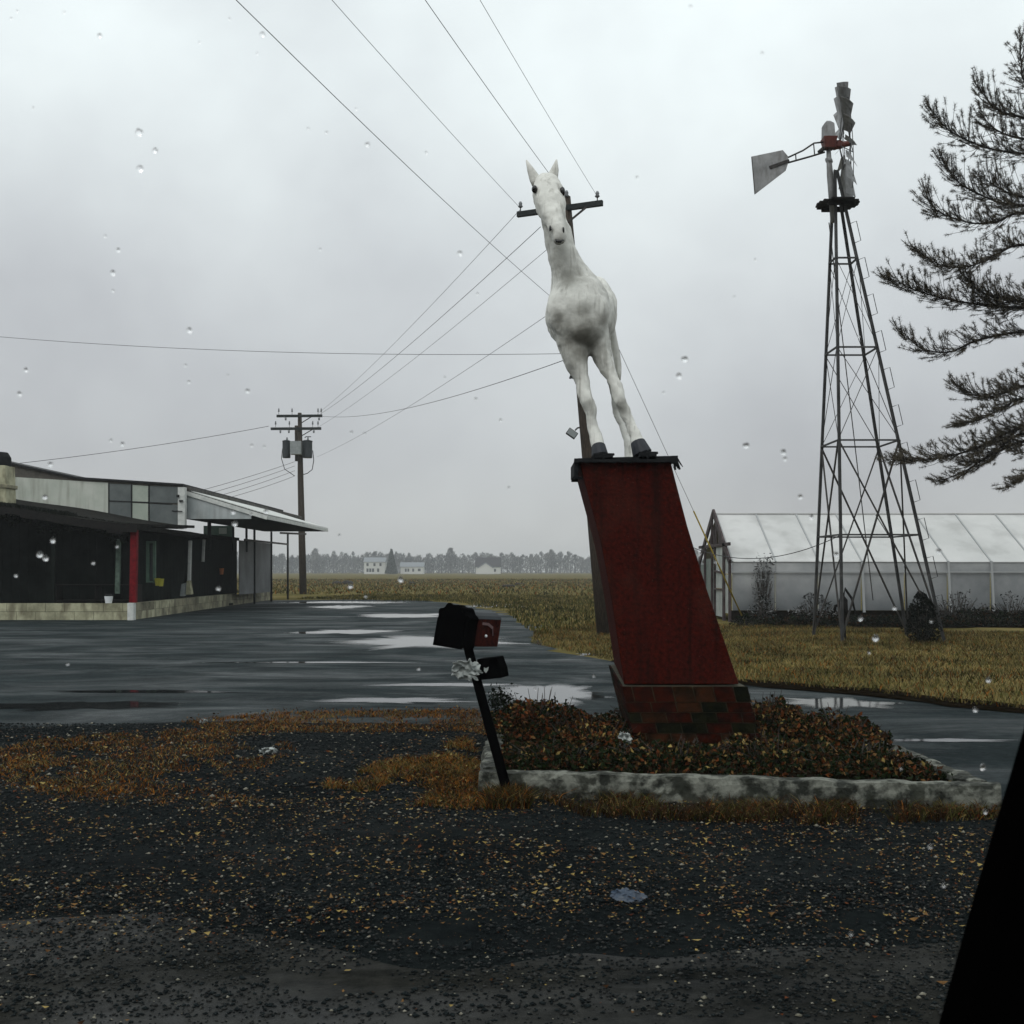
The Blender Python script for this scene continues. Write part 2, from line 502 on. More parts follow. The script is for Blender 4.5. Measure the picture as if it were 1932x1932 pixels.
M['lot'] = wet_asphalt('wet_lot_asphalt', (0.0025, 0.0060, 0.0070), (0.024, 0.034, 0.036), 0.95, 0.34, 0.34, 0.80, 0.42, 0.74, 0.07, 0.36)
M['road'] = wet_asphalt('wet_road_asphalt', (0.0025, 0.0036, 0.0037), (0.029, 0.029, 0.025), 0.95, 0.42, 0.35, 0.55, 0.42, 0.64, 0.03, 0.45)
M['shoulder'] = wet_asphalt('gravelly_shoulder', (0.0012, 0.0025, 0.003), (0.013, 0.017, 0.017), 0.95, 0.75, 0.5, 1.0, 0.45, 0.7, 0.02, 0.05)
M['water'] = mat('puddle_water', (0.012, 0.014, 0.015), 0.06, spec=0.5, ior=1.33)
_n, _l = M['water'].node_tree.nodes, M['water'].node_tree.links
_at = _n.new('ShaderNodeAttribute')
_at.attribute_name = 'depth'
_g = _n.new('ShaderNodeNewGeometry')
_m = _n.new('ShaderNodeMapping')
_m.inputs['Scale'].default_value = (0.9, 2.6, 1)
_l.new(_g.outputs['Position'], _m.inputs[0])
_t = _n.new('ShaderNodeTexNoise')
_t.inputs['Scale'].default_value = 1.0
_t.inputs['Detail'].default_value = 9
_t.inputs['Roughness'].default_value = 0.7
_l.new(_m.outputs[0], _t.inputs['Vector'])
_a = _n.new('ShaderNodeMath')
_a.operation = 'MULTIPLY_ADD'
_a.inputs[1].default_value = 1.1
_l.new(_t.outputs[0], _a.inputs[0])
_l.new(_at.outputs['Fac'], _a.inputs[2])
_r = _n.new('ShaderNodeMapRange')
_r.inputs[1].default_value = 0.62
_r.inputs[2].default_value = 1.22
_l.new(_a.outputs[0], _r.inputs[0])
_tr = _n.new('ShaderNodeBsdfTransparent')
_mx = _n.new('ShaderNodeMixShader')
_l.new(_r.outputs[0], _mx.inputs[0])
_l.new(_tr.outputs[0], _mx.inputs[1])
_l.new(_n['Principled BSDF'].outputs[0], _mx.inputs[2])
_l.new(_mx.outputs[0], _n['Material Output'].inputs['Surface'])
M['drop'] = mat('rain_water', (1, 1, 1), 0.0, trans=1.0, ior=1.33)


def foot_tone(m_, z0, z1, col, amount):
    """wall colour turns darker towards the foot, with an uneven upper edge"""
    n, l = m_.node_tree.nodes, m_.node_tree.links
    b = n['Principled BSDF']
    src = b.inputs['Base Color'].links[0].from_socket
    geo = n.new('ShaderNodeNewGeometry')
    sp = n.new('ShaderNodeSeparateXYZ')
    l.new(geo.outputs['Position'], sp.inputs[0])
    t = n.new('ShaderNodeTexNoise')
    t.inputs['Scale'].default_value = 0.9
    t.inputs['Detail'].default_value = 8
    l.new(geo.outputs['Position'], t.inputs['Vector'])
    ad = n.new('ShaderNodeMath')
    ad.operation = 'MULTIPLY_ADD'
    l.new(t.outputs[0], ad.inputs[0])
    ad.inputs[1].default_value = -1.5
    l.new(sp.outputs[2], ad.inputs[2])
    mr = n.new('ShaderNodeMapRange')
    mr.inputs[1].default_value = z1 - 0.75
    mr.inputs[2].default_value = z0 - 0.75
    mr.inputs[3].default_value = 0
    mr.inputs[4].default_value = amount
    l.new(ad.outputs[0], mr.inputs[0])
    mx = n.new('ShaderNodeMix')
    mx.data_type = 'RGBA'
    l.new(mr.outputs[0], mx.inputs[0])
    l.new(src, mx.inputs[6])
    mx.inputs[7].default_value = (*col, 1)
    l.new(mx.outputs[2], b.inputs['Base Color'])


foot_tone(M['gh_wall'], 0.2, 1.6, (0.055, 0.066, 0.072), 0.95)

# ------------------------------------------------------------------ the setting: ground, lot, puddles
def sheet(name, pts, z, m, jitter=0.0, step=1.5, seed=0.0, kind='structure'):
    """flat polygon with an uneven edge"""
    out = []
    n = len(pts)
    for i in range(n):
        a, b = Vector(pts[i][:2]), Vector(pts[(i + 1) % n][:2])
        k = max(1, int((b - a).length / step))
        for j in range(k):
            p = a.lerp(b, j / k)
            if jitter:
                q = Vector((p.x * 1.3 + seed, p.y * 1.3, seed))
                p = p + Vector((mnoise.noise(q), mnoise.noise(q + Vector((31, 7, 3))))) * jitter
            out.append((p.x, p.y, z))
    me = bpy.data.meshes.new(name)
    me.from_pydata(out, [], [tuple(range(len(out)))])
    bm = bmesh.new()
    bm.from_mesh(me)
    if bm.faces[:][0].normal.z < 0:
        bmesh.ops.reverse_faces(bm, faces=bm.faces)
    bmesh.ops.triangulate(bm, faces=bm.faces)
    bm.to_mesh(me)
    bm.free()
    o = link(name, me, None, m)
    if kind: o['kind'] = kind
    return o


# ground: one sheet to the horizon, faintly uneven out in the field
gv, gf = [], []
xs = np.concatenate([np.linspace(-860, -60, 30), np.linspace(-55, 55, 56), np.linspace(60, 860, 30)])
ys = np.concatenate([np.linspace(-40, 60, 51), np.linspace(65, 200, 40), np.linspace(220, 860, 40)])
for y in ys:
    for x in xs:
        far = min(1.0, max(0.0, (y - 75) / 40))
        z = far * (0.16 * mnoise.noise(Vector((x * 0.05, y * 0.035, 0))) + 0.05 * mnoise.noise(Vector((x * 0.3, y * 0.2, 4)))) - far * 0.05
        gv.append((x, y, z))
nx = len(xs)
for j in range(len(ys) - 1):
    for i in range(nx - 1):
        gf.append((j * nx + i, j * nx + i + 1, (j + 1) * nx + i + 1, (j + 1) * nx + i))
gme = bpy.data.meshes.new('ground')
gme.from_pydata(gv, [], gf)
gme.polygons.foreach_set('use_smooth', [True] * len(gf))
tag(link('ground', gme, None, M['grass_ground']), kind='structure')

lot_pts = [(-60, 11), (-60, 60)] + [tuple(G(*p)[:2]) for p in
           ((480, 1133), (700, 1131), (800, 1133), (870, 1140), (950, 1156), (1008, 1180), (1018, 1200), (1000, 1214), (1060, 1228),
            (1150, 1248), (1400, 1290), (1650, 1310), (1800, 1330), (1932, 1342), (2500, 1380))] + [(14, 3), (3.0, 6.2), (3.0, 11)]
sheet('parking_lot', lot_pts, 0.004, M['lot'], 0.55, 0.7, 3.0)
sheet('gravel_shoulder', [(-14, 3.2), (14, 3.2), (14, 7.2), (4.6, 7.3), (3.3, 7.6), (2.0, 11.4), (-0.4, 11.3), (-3, 11.6), (-5, 11.2), (-8, 10.4), (-14, 9.5)],
      0.009, M['shoulder'], 0.35, 0.25, 9.0)
sheet('road', [(-40, -6), (40, -6), (40, 5.1), (3, 4.85), (0.5, 4.45), (-1.2, 4.7), (-3, 5.3), (-40, 5.4)], 0.013, M['road'], 0.5, 0.1, 5.0)


def puddle(x0, x1, y0, y1, seed, label, amp=0.55):
    """x0..x1, y0..y1: the puddle's extent on the ground as pixel rows and columns"""
    a, b = G(x0, (y0 + y1) / 2), G(x1, (y0 + y1) / 2)
    dn, df = G(x0, y1).y, G(x0, y0).y
    cx, cy = (a.x + b.x) / 2, (dn + df) / 2
    rx, ry = (b.x - a.x) / 2, (df - dn) / 2
    n = 110
    pts = []
    for i in range(n):
        t = 2 * math.pi * i / n
        c, s_ = math.cos(t), math.sin(t)
        k = 1 + amp * mnoise.noise(Vector((c * 1.6 + seed, s_ * 1.6, seed * 1.7))) + amp * 0.6 * mnoise.noise(Vector((c * 2.5 + seed, s_ * 6, 2))) \
            + amp * 0.35 * mnoise.noise(Vector((c * 4 + seed, s_ * 17, 5)))
        pts.append((cx + rx * c * k, cy + ry * s_ * k * (1 + 0.35 * mnoise.noise(Vector((c * 3, seed, 8)))), 0.009))
    me = bpy.data.meshes.new('puddle')
    mid = [(cx + (p[0] - cx) * 0.6, cy + (p[1] - cy) * 0.6, 0.009) for p in pts]
    me.from_pydata([(cx, cy, 0.009)] + mid + pts, [], [(0, i + 1, (i + 1) % n + 1) for i in range(n)] +
                   [(i + 1, n + i + 1, n + (i + 1) % n + 1, (i + 1) % n + 1) for i in range(n)])
    at = me.attributes.new('depth', 'FLOAT', 'POINT')          # shallow at the rim, deep in the middle
    at.data.foreach_set('value', [1.0] + [0.75] * n + [0.0] * n)
    o = link('puddle', me, None, M['water'])
    return tag(o, label, 'puddle', 'puddles on the parking lot')


for i, (a, b, c, d_, lab) in enumerate((
        (535, 800, 1134, 1139, 'long thin puddle at the far edge of the lot below the tall pole'),
        (590, 700, 1142, 1149, 'small puddle just this side of the utility pole foot'),
        (660, 860, 1158, 1167, 'narrow bright puddle halfway up the lot above the mailbox'),
        (560, 760, 1188, 1197, 'thin puddle left of the large puddle behind the mailbox'),
        (650, 985, 1200, 1224, 'large bright puddle directly behind the mailbox'),
        (880, 1000, 1138, 1148, 'pale puddle along the grass edge above the mailbox'),
        (380, 800, 1249, 1252, 'hair thin puddle line across the middle of the lot'),
        (700, 1000, 1290, 1296, 'narrow puddle left of the mailbox post'),
        (920, 1150, 1288, 1334, 'wide puddle between the mailbox post and the pedestal'),
        (560, 900, 1318, 1328, 'long flat puddle this side of the narrow one by the post'),
        (-60, 360, 1322, 1340, 'broad puddle with dark streaks at the left edge of the lot'),
        (100, 460, 1302, 1309, 'thin puddle just beyond the broad one at the left'),
        (1470, 1700, 1318, 1337, 'bright puddle on the lot right behind the brick pedestal'),
        (1640, 1900, 1395, 1402, 'thin pale puddle at the right of the planting bed'),
        (1085, 1150, 1232, 1238, 'small puddle touching the left side of the pedestal in view'))):
    puddle(a, b, c, d_, 3.1 * i + 1, lab)

# ------------------------------------------------------------------ planting bed and kerb
bed = empty('planter_kerb', (1.5, 9.0, 0), 'low mossy concrete kerb framing the planting bed around the pedestal', 'kerb')
K = [Vector((-0.235, 7.72, 0)), Vector((3.22, 7.22, 0)), Vector((3.05, 10.9, 0)), Vector((-0.20, 10.8, 0))]


def kerb_section(a, b, w, h, name='kerb_section', inset=0.0):
    """rough cast kerb from a to b, thickness w towards the bed (left-hand side)"""
    d = (b - a).normalized()
    nrm = Vector((-d.y, d.x, 0))
    n = int((b - a).length / 0.06)
    vs, fs = [], []
    for i in range(n + 1):
        p = a.lerp(b, i / n)
        prof = [(0, -0.02), (0.0, h * 0.35), (0.004, h * 0.75), (0.018, h * 0.96), (0.05, h), (w - 0.03, h), (w, h * 0.92), (w, -0.02)]
        for k, (u, z) in enumerate(prof):
            q = p + nrm * u
            e = mnoise.noise(q * 4 + Vector((0, 0, z * 9))) * 0.030 + mnoise.noise(q * 13 + Vector((3, 0, z * 25))) * 0.020
            vs.append((q.x - nrm.x * e, q.y - nrm.y * e, z + (e * 0.6 if 0 < k < 7 else 0)))
    m_ = 8
    for i in range(n):
        for k in range(m_ - 1):
            fs.append((i * m_ + k, (i + 1) * m_ + k, (i + 1) * m_ + k + 1, i * m_ + k + 1))
    fs.append(tuple(range(m_)))
    fs.append(tuple(reversed(range(n * m_, n * m_ + m_))))
    mb = MB()
    mb.add(vs, fs)
    return mb.build(name, M['concrete'], bed, smooth=False)


ks = [(K[0], K[1]),
      (K[1] + Vector((0.0, 0.2, 0)), K[2]), (K[2], K[3]), (K[3] - Vector((0, 0.02, 0)), K[0] + Vector((0, 0.2, 0)))]
for a, b in ks:
    kerb_section(a, b, 0.14, 0.185)
sheet('bed_soil', [K[0] + Vector((0.12, 0.12, 0)), K[1] + Vector((-0.12, 0.12, 0)), K[2] + Vector((-0.12, -0.12, 0)), K[3] + Vector((0.12, -0.12, 0))],
      0.13, M['soil'])

# ------------------------------------------------------------------ pedestal
PD = 9.0
MPP = PD / FPX


def zrow(y): return EYE + (HZN - y) * MPP
def xcol(x): return (x - 966.0) * MPP


def prof(tab, z):
    pts = sorted((zrow(y), xcol(x)) for y, x in tab)
    return float(np.interp(z, [p[0] for p in pts], [p[1] for p in pts]))


PL = [(868, 1092), (884, 1096), (1028, 1135), (1151, 1157), (1234, 1169), (1293, 1178), (1480, 1208)]
PR = [(868, 1265), (882, 1268), (997, 1298), (1110, 1333), (1239, 1377), (1293, 1395), (1480, 1450)]
BL = [(1290, 1171), (1377, 1192), (1480, 1216)]
BR = [(1290, 1406), (1377, 1427), (1480, 1450)]
ped = empty('horse_pedestal', (2.0, 10.0, 0), 'tall leaning dark red pedestal on a mossy brick base in the planting bed', 'pedestal')
zs = np.linspace(zrow(1291), zrow(866) - 0.026, 15)
mb = MB()
rings = []
PBK = 11.0                     # back face distance
for z in zs:
    l, r = prof(PL, z), prof(PR, z)
    rings.append([(l, PD, z), (r, PD, z), (r - 0.12, PBK, z), (l + 0.105, PBK, z)])
vs = [p for rg in rings for p in rg]
fs = [(0, 3, 2, 1), tuple(len(vs) - 4 + i for i in range(4))]
for i in range(len(rings) - 1):
    for k in range(4):
        k2 = (k + 1) % 4
        fs.append((i * 4 + k, i * 4 + k2, (i + 1) * 4 + k2, (i + 1) * 4 + k))
mb.add(vs, fs)
mb.build('shaft_cladding', M['red_paint'], ped, bevel=0.006)
# mortar core of the base and its bricks
core = MB()
zb0, zb1 = -0.02, zrow(1293.5)
cr_ = []
for z in (zb0, zb1):
    l, r = prof(BL, z) + 0.012, prof(BR, z) - 0.012
    cr_.append([(l, PD - 0.055, z), (r, PD - 0.055, z), (r, PBK, z), (l + 0.08, PBK, z)])
core.hexa(cr_[0], cr_[1])
core.build('mortar_core', M['mortar'], ped)
courses = [(1294, 1322, 'soldier')] + [(1324 + 19.4 * i, 1341.5 + 19.4 * i, 'run') for i in range(9)]
bmats = [M['brick_red'], M['brick_brown'], M['brick_moss']]
for ci, (y0, y1, kind) in enumerate(courses):
    zt, zl = zrow(y0), zrow(y1)
    if zl < 0.0: continue
    xl0, xr0 = prof(BL, (zt + zl) / 2), prof(BR, (zt + zl) / 2)
    bw = 0.165 if kind == 'soldier' else 0.205
    off = 0 if ci % 2 else -bw / 2
    x = off
    wtot = xr0 - xl0
    while x < wtot - 0.01:
        a, b = max(0.0, x), min(wtot, x + bw - 0.011)
        x += bw
        if b - a < 0.02: continue
        e = R.uniform(-0.004, 0.004)
        mb = MB()
        bot = [(prof(BL, zl) + a, PD - 0.070 + e, zl), (prof(BL, zl) + b, PD - 0.070 + e, zl), (prof(BL, zl) + b, PD + 0.03, zl), (prof(BL, zl) + a, PD + 0.03, zl)]
        top = [(prof(BL, zt) + a, PD - 0.070 + e, zt), (prof(BL, zt) + b, PD - 0.070 + e, zt), (prof(BL, zt) + b, PD + 0.03, zt), (prof(BL, zt) + a, PD + 0.03, zt)]
        mb.hexa(bot, top)
        k = R.choices((0, 1, 2), (5, 4, 4) if kind == 'soldier' else (6, 2, 2))[0]
        mb.build('brick', bmats[k], ped)
    y = PD + 0.02
    while y < PBK - 0.1:            # the flank facing the mailbox
        y2 = min(PBK, y + bw - 0.011)
        sh = 0.08 * ((y + y2) / 2 - PD) / 2.0
        mb = MB()
        e = R.uniform(-0.003, 0.003) - 0.004
        f0, f1 = prof(BL, zl) + sh, prof(BL, zt) + sh
        mb.hexa([(f0 + e, y, zl), (f0 + 0.05, y, zl), (f0 + 0.05, y2, zl), (f0 + e, y2, zl)],
                [(f1 + e, y, zt), (f1 + 0.05, y, zt), (f1 + 0.05, y2, zt), (f1 + e, y2, zt)])
        mb.build('brick', R.choice(bmats), ped)
        y += bw
# ragged tar-paper cap
cap = MB()
zc = zrow(866)
xl, xr = xcol(1083), xcol(1277)
n = 46
front_lo = []
for i in range(n + 1):
    t = i / n
    x = xl + (xr - xl) * t
    low = zc - 0.030 - 0.014 * abs(mnoise.noise(Vector((x * 14, 0, 1)))) - (0.05 * max(0, t - 0.93) / 0.07 * abs(math.sin(i * 2.3)))
    front_lo.append((x, low))
topz = lambda x: zc + 0.022 * (x - xl) / (xr - xl) + 0.004 * mnoise.noise(Vector((x * 20, 3, 0)))
pts_f = [(x, PD - 0.06, z) for x, z in front_lo] + [(x, PD - 0.06, topz(x)) for x, _ in reversed(front_lo)]
cap.prism(pts_f, (0, 0.03, 0))
cap.hexa([(xl, PD - 0.03, zc - 0.022), (xr, PD - 0.03, zc - 0.022), (xr - 0.1, PBK + 0.08, zc - 0.022), (xl + 0.09, PBK + 0.08, zc - 0.022)],
         [(xl, PD - 0.03, topz(xl)), (xr, PD - 0.03, topz(xr)), (xr - 0.1, PBK + 0.08, topz(xr)), (xl + 0.09, PBK + 0.08, topz(xl))])
for i in range(9):               # torn flaps at both ends
    xx = xr - 0.03 + 0.012 * i
    if i < 6: cap.bar((xr - 0.035 + 0.007 * i, PD - 0.05, zc), (xr - 0.02 + 0.012 * i, PD - 0.05, zc - R.uniform(0.05, 0.10)), 0.018, 0.004)
cap.hexa([(xl, PD - 0.035, zc - 0.14), (xl + 0.035, PD - 0.035, zc - 0.135), (xl + 0.035, PD + 0.5, zc - 0.13), (xl, PD + 0.5, zc - 0.13)],
         [(xl, PD - 0.035, zc - 0.024), (xl + 0.035, PD - 0.035, zc - 0.024), (xl + 0.035, PD + 0.5, zc - 0.024), (xl, PD + 0.5, zc - 0.024)])
cap.bar((xl, PD - 0.04, zc - 0.155), (xl + 0.06, PD - 0.02, zc - 0.16), 0.02, 0.02)
cap.build('tar_paper_cap', M['tar'], ped)
for (a, b, c, d_) in ((1119, 1156, 853, 868), (1204, 1238, 850, 868)):     # clamps that hold the hooves
    mb = MB()
    p, q = W(a, d_, 8.98), W(b, c, 8.98)
    mb.box((p.x, 8.94, p.z), (q.x, 9.2, q.z - 0.012))
    mb.bar((p.x - 0.015, 8.96, p.z + 0.012), (q.x + 0.012, 8.96, q.z - 0.02), 0.03, 0.02)
    mb.tube([((p.x + q.x) / 2, 8.95, p.z), ((p.x + q.x) / 2, 8.95, q.z)], 0.014, 8)
    mb.build('hoof_clamp', M['tar'], ped, bevel=0.006)

def overlay(m_, scl, lo, hi, amt, col):
    """weathering laid over a paint: scl stretches the noise, col is the colour of the dirt or bare patch"""
    n, l = m_.node_tree.nodes, m_.node_tree.links
    b = n['Principled BSDF']
    src = b.inputs['Base Color'].links[0].from_socket
    geo = n.new('ShaderNodeNewGeometry')
    st = n.new('ShaderNodeMapping')
    st.inputs['Scale'].default_value = scl
    l.new(geo.outputs['Position'], st.inputs[0])
    t = n.new('ShaderNodeTexNoise')
    t.inputs['Scale'].default_value = 1.0
    t.inputs['Detail'].default_value = 7
    l.new(st.outputs[0], t.inputs['Vector'])
    mr = n.new('ShaderNodeMapRange')
    for i_, v_ in ((1, lo), (2, hi), (3, 0.0), (4, amt)):
        mr.inputs[i_].default_value = v_
    l.new(t.outputs[0], mr.inputs[0])
    mx = n.new('ShaderNodeMix')
    mx.data_type = 'RGBA'
    l.new(mr.outputs[0], mx.inputs[0])
    l.new(src, mx.inputs[6])
    mx.inputs[7].default_value = (*col, 1)
    l.new(mx.outputs[2], b.inputs['Base Color'])


overlay(M['red_paint'], (14, 14, 0.8), 0.50, 0.68, 0.75, (0.008, 0.003, 0.002))
overlay(M['red_paint'], (2.2, 2.2, 1.6), 0.52, 0.70, 0.5, (0.055, 0.018, 0.012))
overlay(M['red_paint'], (55, 55, 55), 0.66, 0.70, 0.7, (0.09, 0.045, 0.035))
overlay(M['concrete'], (9, 9, 9), 0.52, 0.60, 0.85, (0.012, 0.014, 0.008))
overlay(M['panel_white'], (5, 5, 0.5), 0.50, 0.70, 0.5, (0.20, 0.20, 0.16))
overlay(M['infill_grey'], (4, 4, 0.5), 0.50, 0.70, 0.5, (0.14, 0.14, 0.13))
overlay(M['block'], (3, 3, 1.2), 0.50, 0.66, 0.7, (0.10, 0.085, 0.05))
overlay(M['gh_skin'], (1.2, 1.2, 0.8), 0.48, 0.70, 0.5, (0.30, 0.30, 0.29))
overlay(M['galv_blade'], (8, 8, 3), 0.5, 0.7, 0.6, (0.07, 0.06, 0.052))

# ------------------------------------------------------------------ horse statue
horse = empty('horse_statue', (1.0, 9.7, zc), 'white horse statue standing on the tall red pedestal, facing the road', 'horse statue')
hb = MB()


def chain(pts, n=14):
    """pts: px, py, distance, half width px, depth radius m"""
    P_ = [W(p[0], p[1], p[2]) for p in pts]
    rx = [p[3] * p[2] / FPX for p in pts]
    ry = [p[4] for p in pts]
    hb.tube(P_, rx, n, ry=ry)
    for p, a, b in ((P_[0], rx[0], ry[0]), (P_[-1], rx[-1], ry[-1])):
        hb.sphere(p, (a, b, min(a, b)), 12, 8)


# head and muzzle
chain([(1031, 349, 9.00, 25, 0.105), (1034, 361, 8.96, 30, 0.125), (1036, 374, 8.92, 30, 0.135), (1039, 388, 8.87, 28, 0.13), (1044, 404, 8.82, 23, 0.11),
       (1048, 422, 8.76, 19.5, 0.09), (1052, 436, 8.72, 18, 0.085), (1055, 448, 8.70, 15, 0.07)])
chain([(1050, 428, 8.80, 15, 0.06), (1055, 446, 8.75, 13, 0.055), (1057, 453, 8.74, 9, 0.04)])          # lower jaw
chain([(1031, 366, 9.02, 24, 0.10), (1034, 392, 8.98, 20, 0.10), (1040, 415, 8.93, 13, 0.07)])          # cheek
# neck into chest
chain([(1032, 352, 9.08, 22, 0.11), (1036, 385, 9.13, 24, 0.14), (1046, 420, 9.17, 25, 0.155), (1054, 450, 9.20, 26, 0.165), (1061, 478, 9.23, 28, 0.18),
       (1069, 503, 9.26, 32, 0.20), (1079, 530, 9.30, 40, 0.24), (1087, 558, 9.32, 50, 0.28)])
chest_c = W(1090, 590, 9.28)
hb.sphere(chest_c, (0.272, 0.34, 0.33), 20, 14)
hb.sphere(W(1069, 588, 9.14), (0.165, 0.16, 0.21), 14, 10)
hb.sphere(W(1114, 592, 9.14), (0.165, 0.16, 0.21), 14, 10)
hb.sphere(W(1097, 615, 9.17), (0.225, 0.22, 0.20), 14, 10)
# barrel and rump
bp = [Vector((0.553, 9.30, 3.80)), Vector((0.60, 9.65, 3.86)), Vector((0.65, 10.0, 3.93)), Vector((0.69, 10.3, 3.99))]
hb.tube(bp, [0.27, 0.275, 0.28, 0.275], 18, ry=[0.34, 0.30, 0.29, 0.31])
hb.sphere((0.715, 10.38, 4.03), (0.285, 0.36, 0.36), 18, 12)
# fore legs
chain([(1078, 640, 9.22, 30, 0.17), (1086, 671, 9.18, 26, 0.13), (1093, 697, 9.16, 18.5, 0.09), (1098, 719, 9.15, 14.5, 0.07), (1102, 738, 9.14, 14.2, 0.07),
       (1110, 759, 9.12, 13.2, 0.066), (1114, 773, 9.13, 12.2, 0.058), (1116, 788, 9.14, 11.2, 0.052), (1120, 806, 9.14, 11.2, 0.052), (1125, 825, 9.12, 12.2, 0.058), (1129, 842, 9.10, 13, 0.062)])
chain([(1124, 634, 9.24, 28, 0.17), (1133, 662, 9.20, 20, 0.12), (1143, 686, 9.18, 14.5, 0.085), (1152, 705, 9.17, 12.2, 0.068), (1159, 723, 9.16, 12.2, 0.068),
       (1166, 742, 9.14, 13.4, 0.07), (1171, 756, 9.13, 12.6, 0.066), (1177, 771, 9.14, 12.4, 0.056), (1182, 782, 9.15, 12, 0.054), (1189, 798, 9.15, 12, 0.054),
       (1196, 816, 9.13, 12.6, 0.058), (1203, 837, 9.10, 13.2, 0.062)])
# hind legs
chain([(1126, 628, 10.45, 25, 0.22), (1141, 668, 10.5, 15, 0.17), (1153, 708, 10.6, 11, 0.11), (1162, 748, 10.72, 9.5, 0.075), (1166, 776, 10.75, 9, 0.06),
       (1173, 798, 10.72, 8.2, 0.045), (1180, 818, 10.68, 8.2, 0.042), (1185, 838, 10.64, 9, 0.05), (1189, 870, 10.6, 10, 0.06), (1192, 893, 10.58, 11, 0.07)])
chain([(1084, 628, 10.45, 24, 0.22), (1090, 670, 10.5, 16, 0.17), (1096, 715, 10.62, 12, 0.11), (1103, 745, 10.74, 9, 0.075), (1111, 772, 10.76, 8, 0.06),
       (1117, 797, 10.72, 7, 0.045), (1121, 818, 10.68, 7, 0.042), (1125, 840, 10.64, 8, 0.05), (1130, 870, 10.6, 9, 0.06), (1133, 893, 10.58, 10, 0.07)])


def remesh_into(mb, name, parent, material, voxel, smooth_it=6):
    o = mb.build(name, material, None, smooth=True, recalc=False)
    a = o.modifiers.new('r', 'REMESH')
    a.mode = 'VOXEL'
    a.voxel_size = voxel
    a.use_smooth_shade = True
    b = o.modifiers.new('s', 'SMOOTH')
    b.iterations = smooth_it
    b.factor = 0.6
    dg = bpy.context.evaluated_depsgraph_get()
    me = bpy.data.meshes.new_from_object(o.evaluated_get(dg))
    bpy.data.objects.remove(o)
    me.name = name
    me.materials.clear()
    me.materials.append(material)
    return me


me = remesh_into(hb, 'horse_body', None, M['white_plaster'], 0.014, 14)
co = np.zeros(len(me.vertices) * 3, dtype=np.float32)
me.vertices.foreach_get('co', co)
co = co.reshape(-1, 3)
for i in range(len(co)):            # patched plaster skin: slow lumps and small dents
    v = Vector(co[i])
    k = 0.014 * mnoise.noise(v * 5.5) + 0.008 * mnoise.noise(v * 13) + 0.003 * mnoise.noise(v * 34)
    co[i, 0] += k
    co[i, 2] += k
me.vertices.foreach_set('co', co.ravel())
me.polygons.foreach_set('use_smooth', [True] * len(me.polygons))
me.update()
link('body', me, horse)


def grime_and_shade(m_, spots):
    """grime patches on the plaster, with shade painted in under chest and belly"""
    n, l = m_.node_tree.nodes, m_.node_tree.links
    b = n['Principled BSDF']
    src = b.inputs['Base Color'].links[0].from_socket
    geo = n.new('ShaderNodeNewGeometry')
    t = n.new('ShaderNodeTexNoise')
    t.inputs['Scale'].default_value = 9
    t.inputs['Detail'].default_value = 7
    l.new(geo.outputs['Position'], t.inputs['Vector'])
    for c, rad, k in spots:
        d = n.new('ShaderNodeVectorMath')
        d.operation = 'DISTANCE'
        l.new(geo.outputs['Position'], d.inputs[0])
        d.inputs[1].default_value = tuple(c)
        ad = n.new('ShaderNodeMath')
        ad.operation = 'MULTIPLY_ADD'
        l.new(t.outputs[0], ad.inputs[0])
        ad.inputs[1].default_value = -rad * 1.1
        l.new(d.outputs['Value'], ad.inputs[2])
        mr = n.new('ShaderNodeMapRange')
        mr.interpolation_type = 'SMOOTHSTEP'
        l.new(ad.outputs[0], mr.inputs[0])
        mr.inputs[1].default_value = rad * 0.75
        mr.inputs[2].default_value = -rad * 0.55
        mr.inputs[3].default_value = 0
        mr.inputs[4].default_value = k
        mx = n.new('ShaderNodeMix')
        mx.data_type = 'RGBA'
        l.new(mr.outputs[0], mx.inputs[0])
        l.new(src, mx.inputs[6])
        mx.inputs[7].default_value = (0.14, 0.135, 0.112, 1)
        src = mx.outputs[2]
    st = n.new('ShaderNodeMapping')
    st.inputs['Scale'].default_value = (26, 26, 2.2)
    l.new(geo.outputs['Position'], st.inputs[0])
    t4 = n.new('ShaderNodeTexNoise')
    t4.inputs['Scale'].default_value = 1.0
    t4.inputs['Detail'].default_value = 4
    l.new(st.outputs[0], t4.inputs['Vector'])
    mr = n.new('ShaderNodeMapRange')
    mr.inputs[1].default_value = 0.54
    mr.inputs[2].default_value = 0.72
    mr.inputs[3].default_value = 0
    mr.inputs[4].default_value = 0.55
    l.new(t4.outputs[0], mr.inputs[0])
    mx = n.new('ShaderNodeMix')
    mx.data_type = 'RGBA'
    l.new(mr.outputs[0], mx.inputs[0])
    l.new(src, mx.inputs[6])
    mx.inputs[7].default_value = (0.22, 0.21, 0.18, 1)
    src = mx.outputs[2]
    l.new(src, b.inputs['Base Color'])


grime_and_shade(M['white_plaster'], [(W(1076, 524, 9.05), 0.15, 0.75), (W(1100, 650, 9.3), 0.25, 0.9), (W(1060, 480, 9.0), 0.12, 0.5), (W(1095, 640, 9.0), 0.27, 0.95), (W(1045, 595, 9.0), 0.09, 0.6), (W(1140, 605, 9.0), 0.09, 0.5),  # large spots under the chest paint in belly shade
                           (W(1175, 765, 9.08), 0.08, 0.6), (W(1112, 760, 9.05), 0.07, 0.4), (W(1098, 580, 8.95), 0.08, 0.35), (W(1056, 445, 8.65), 0.05, 0.4)])
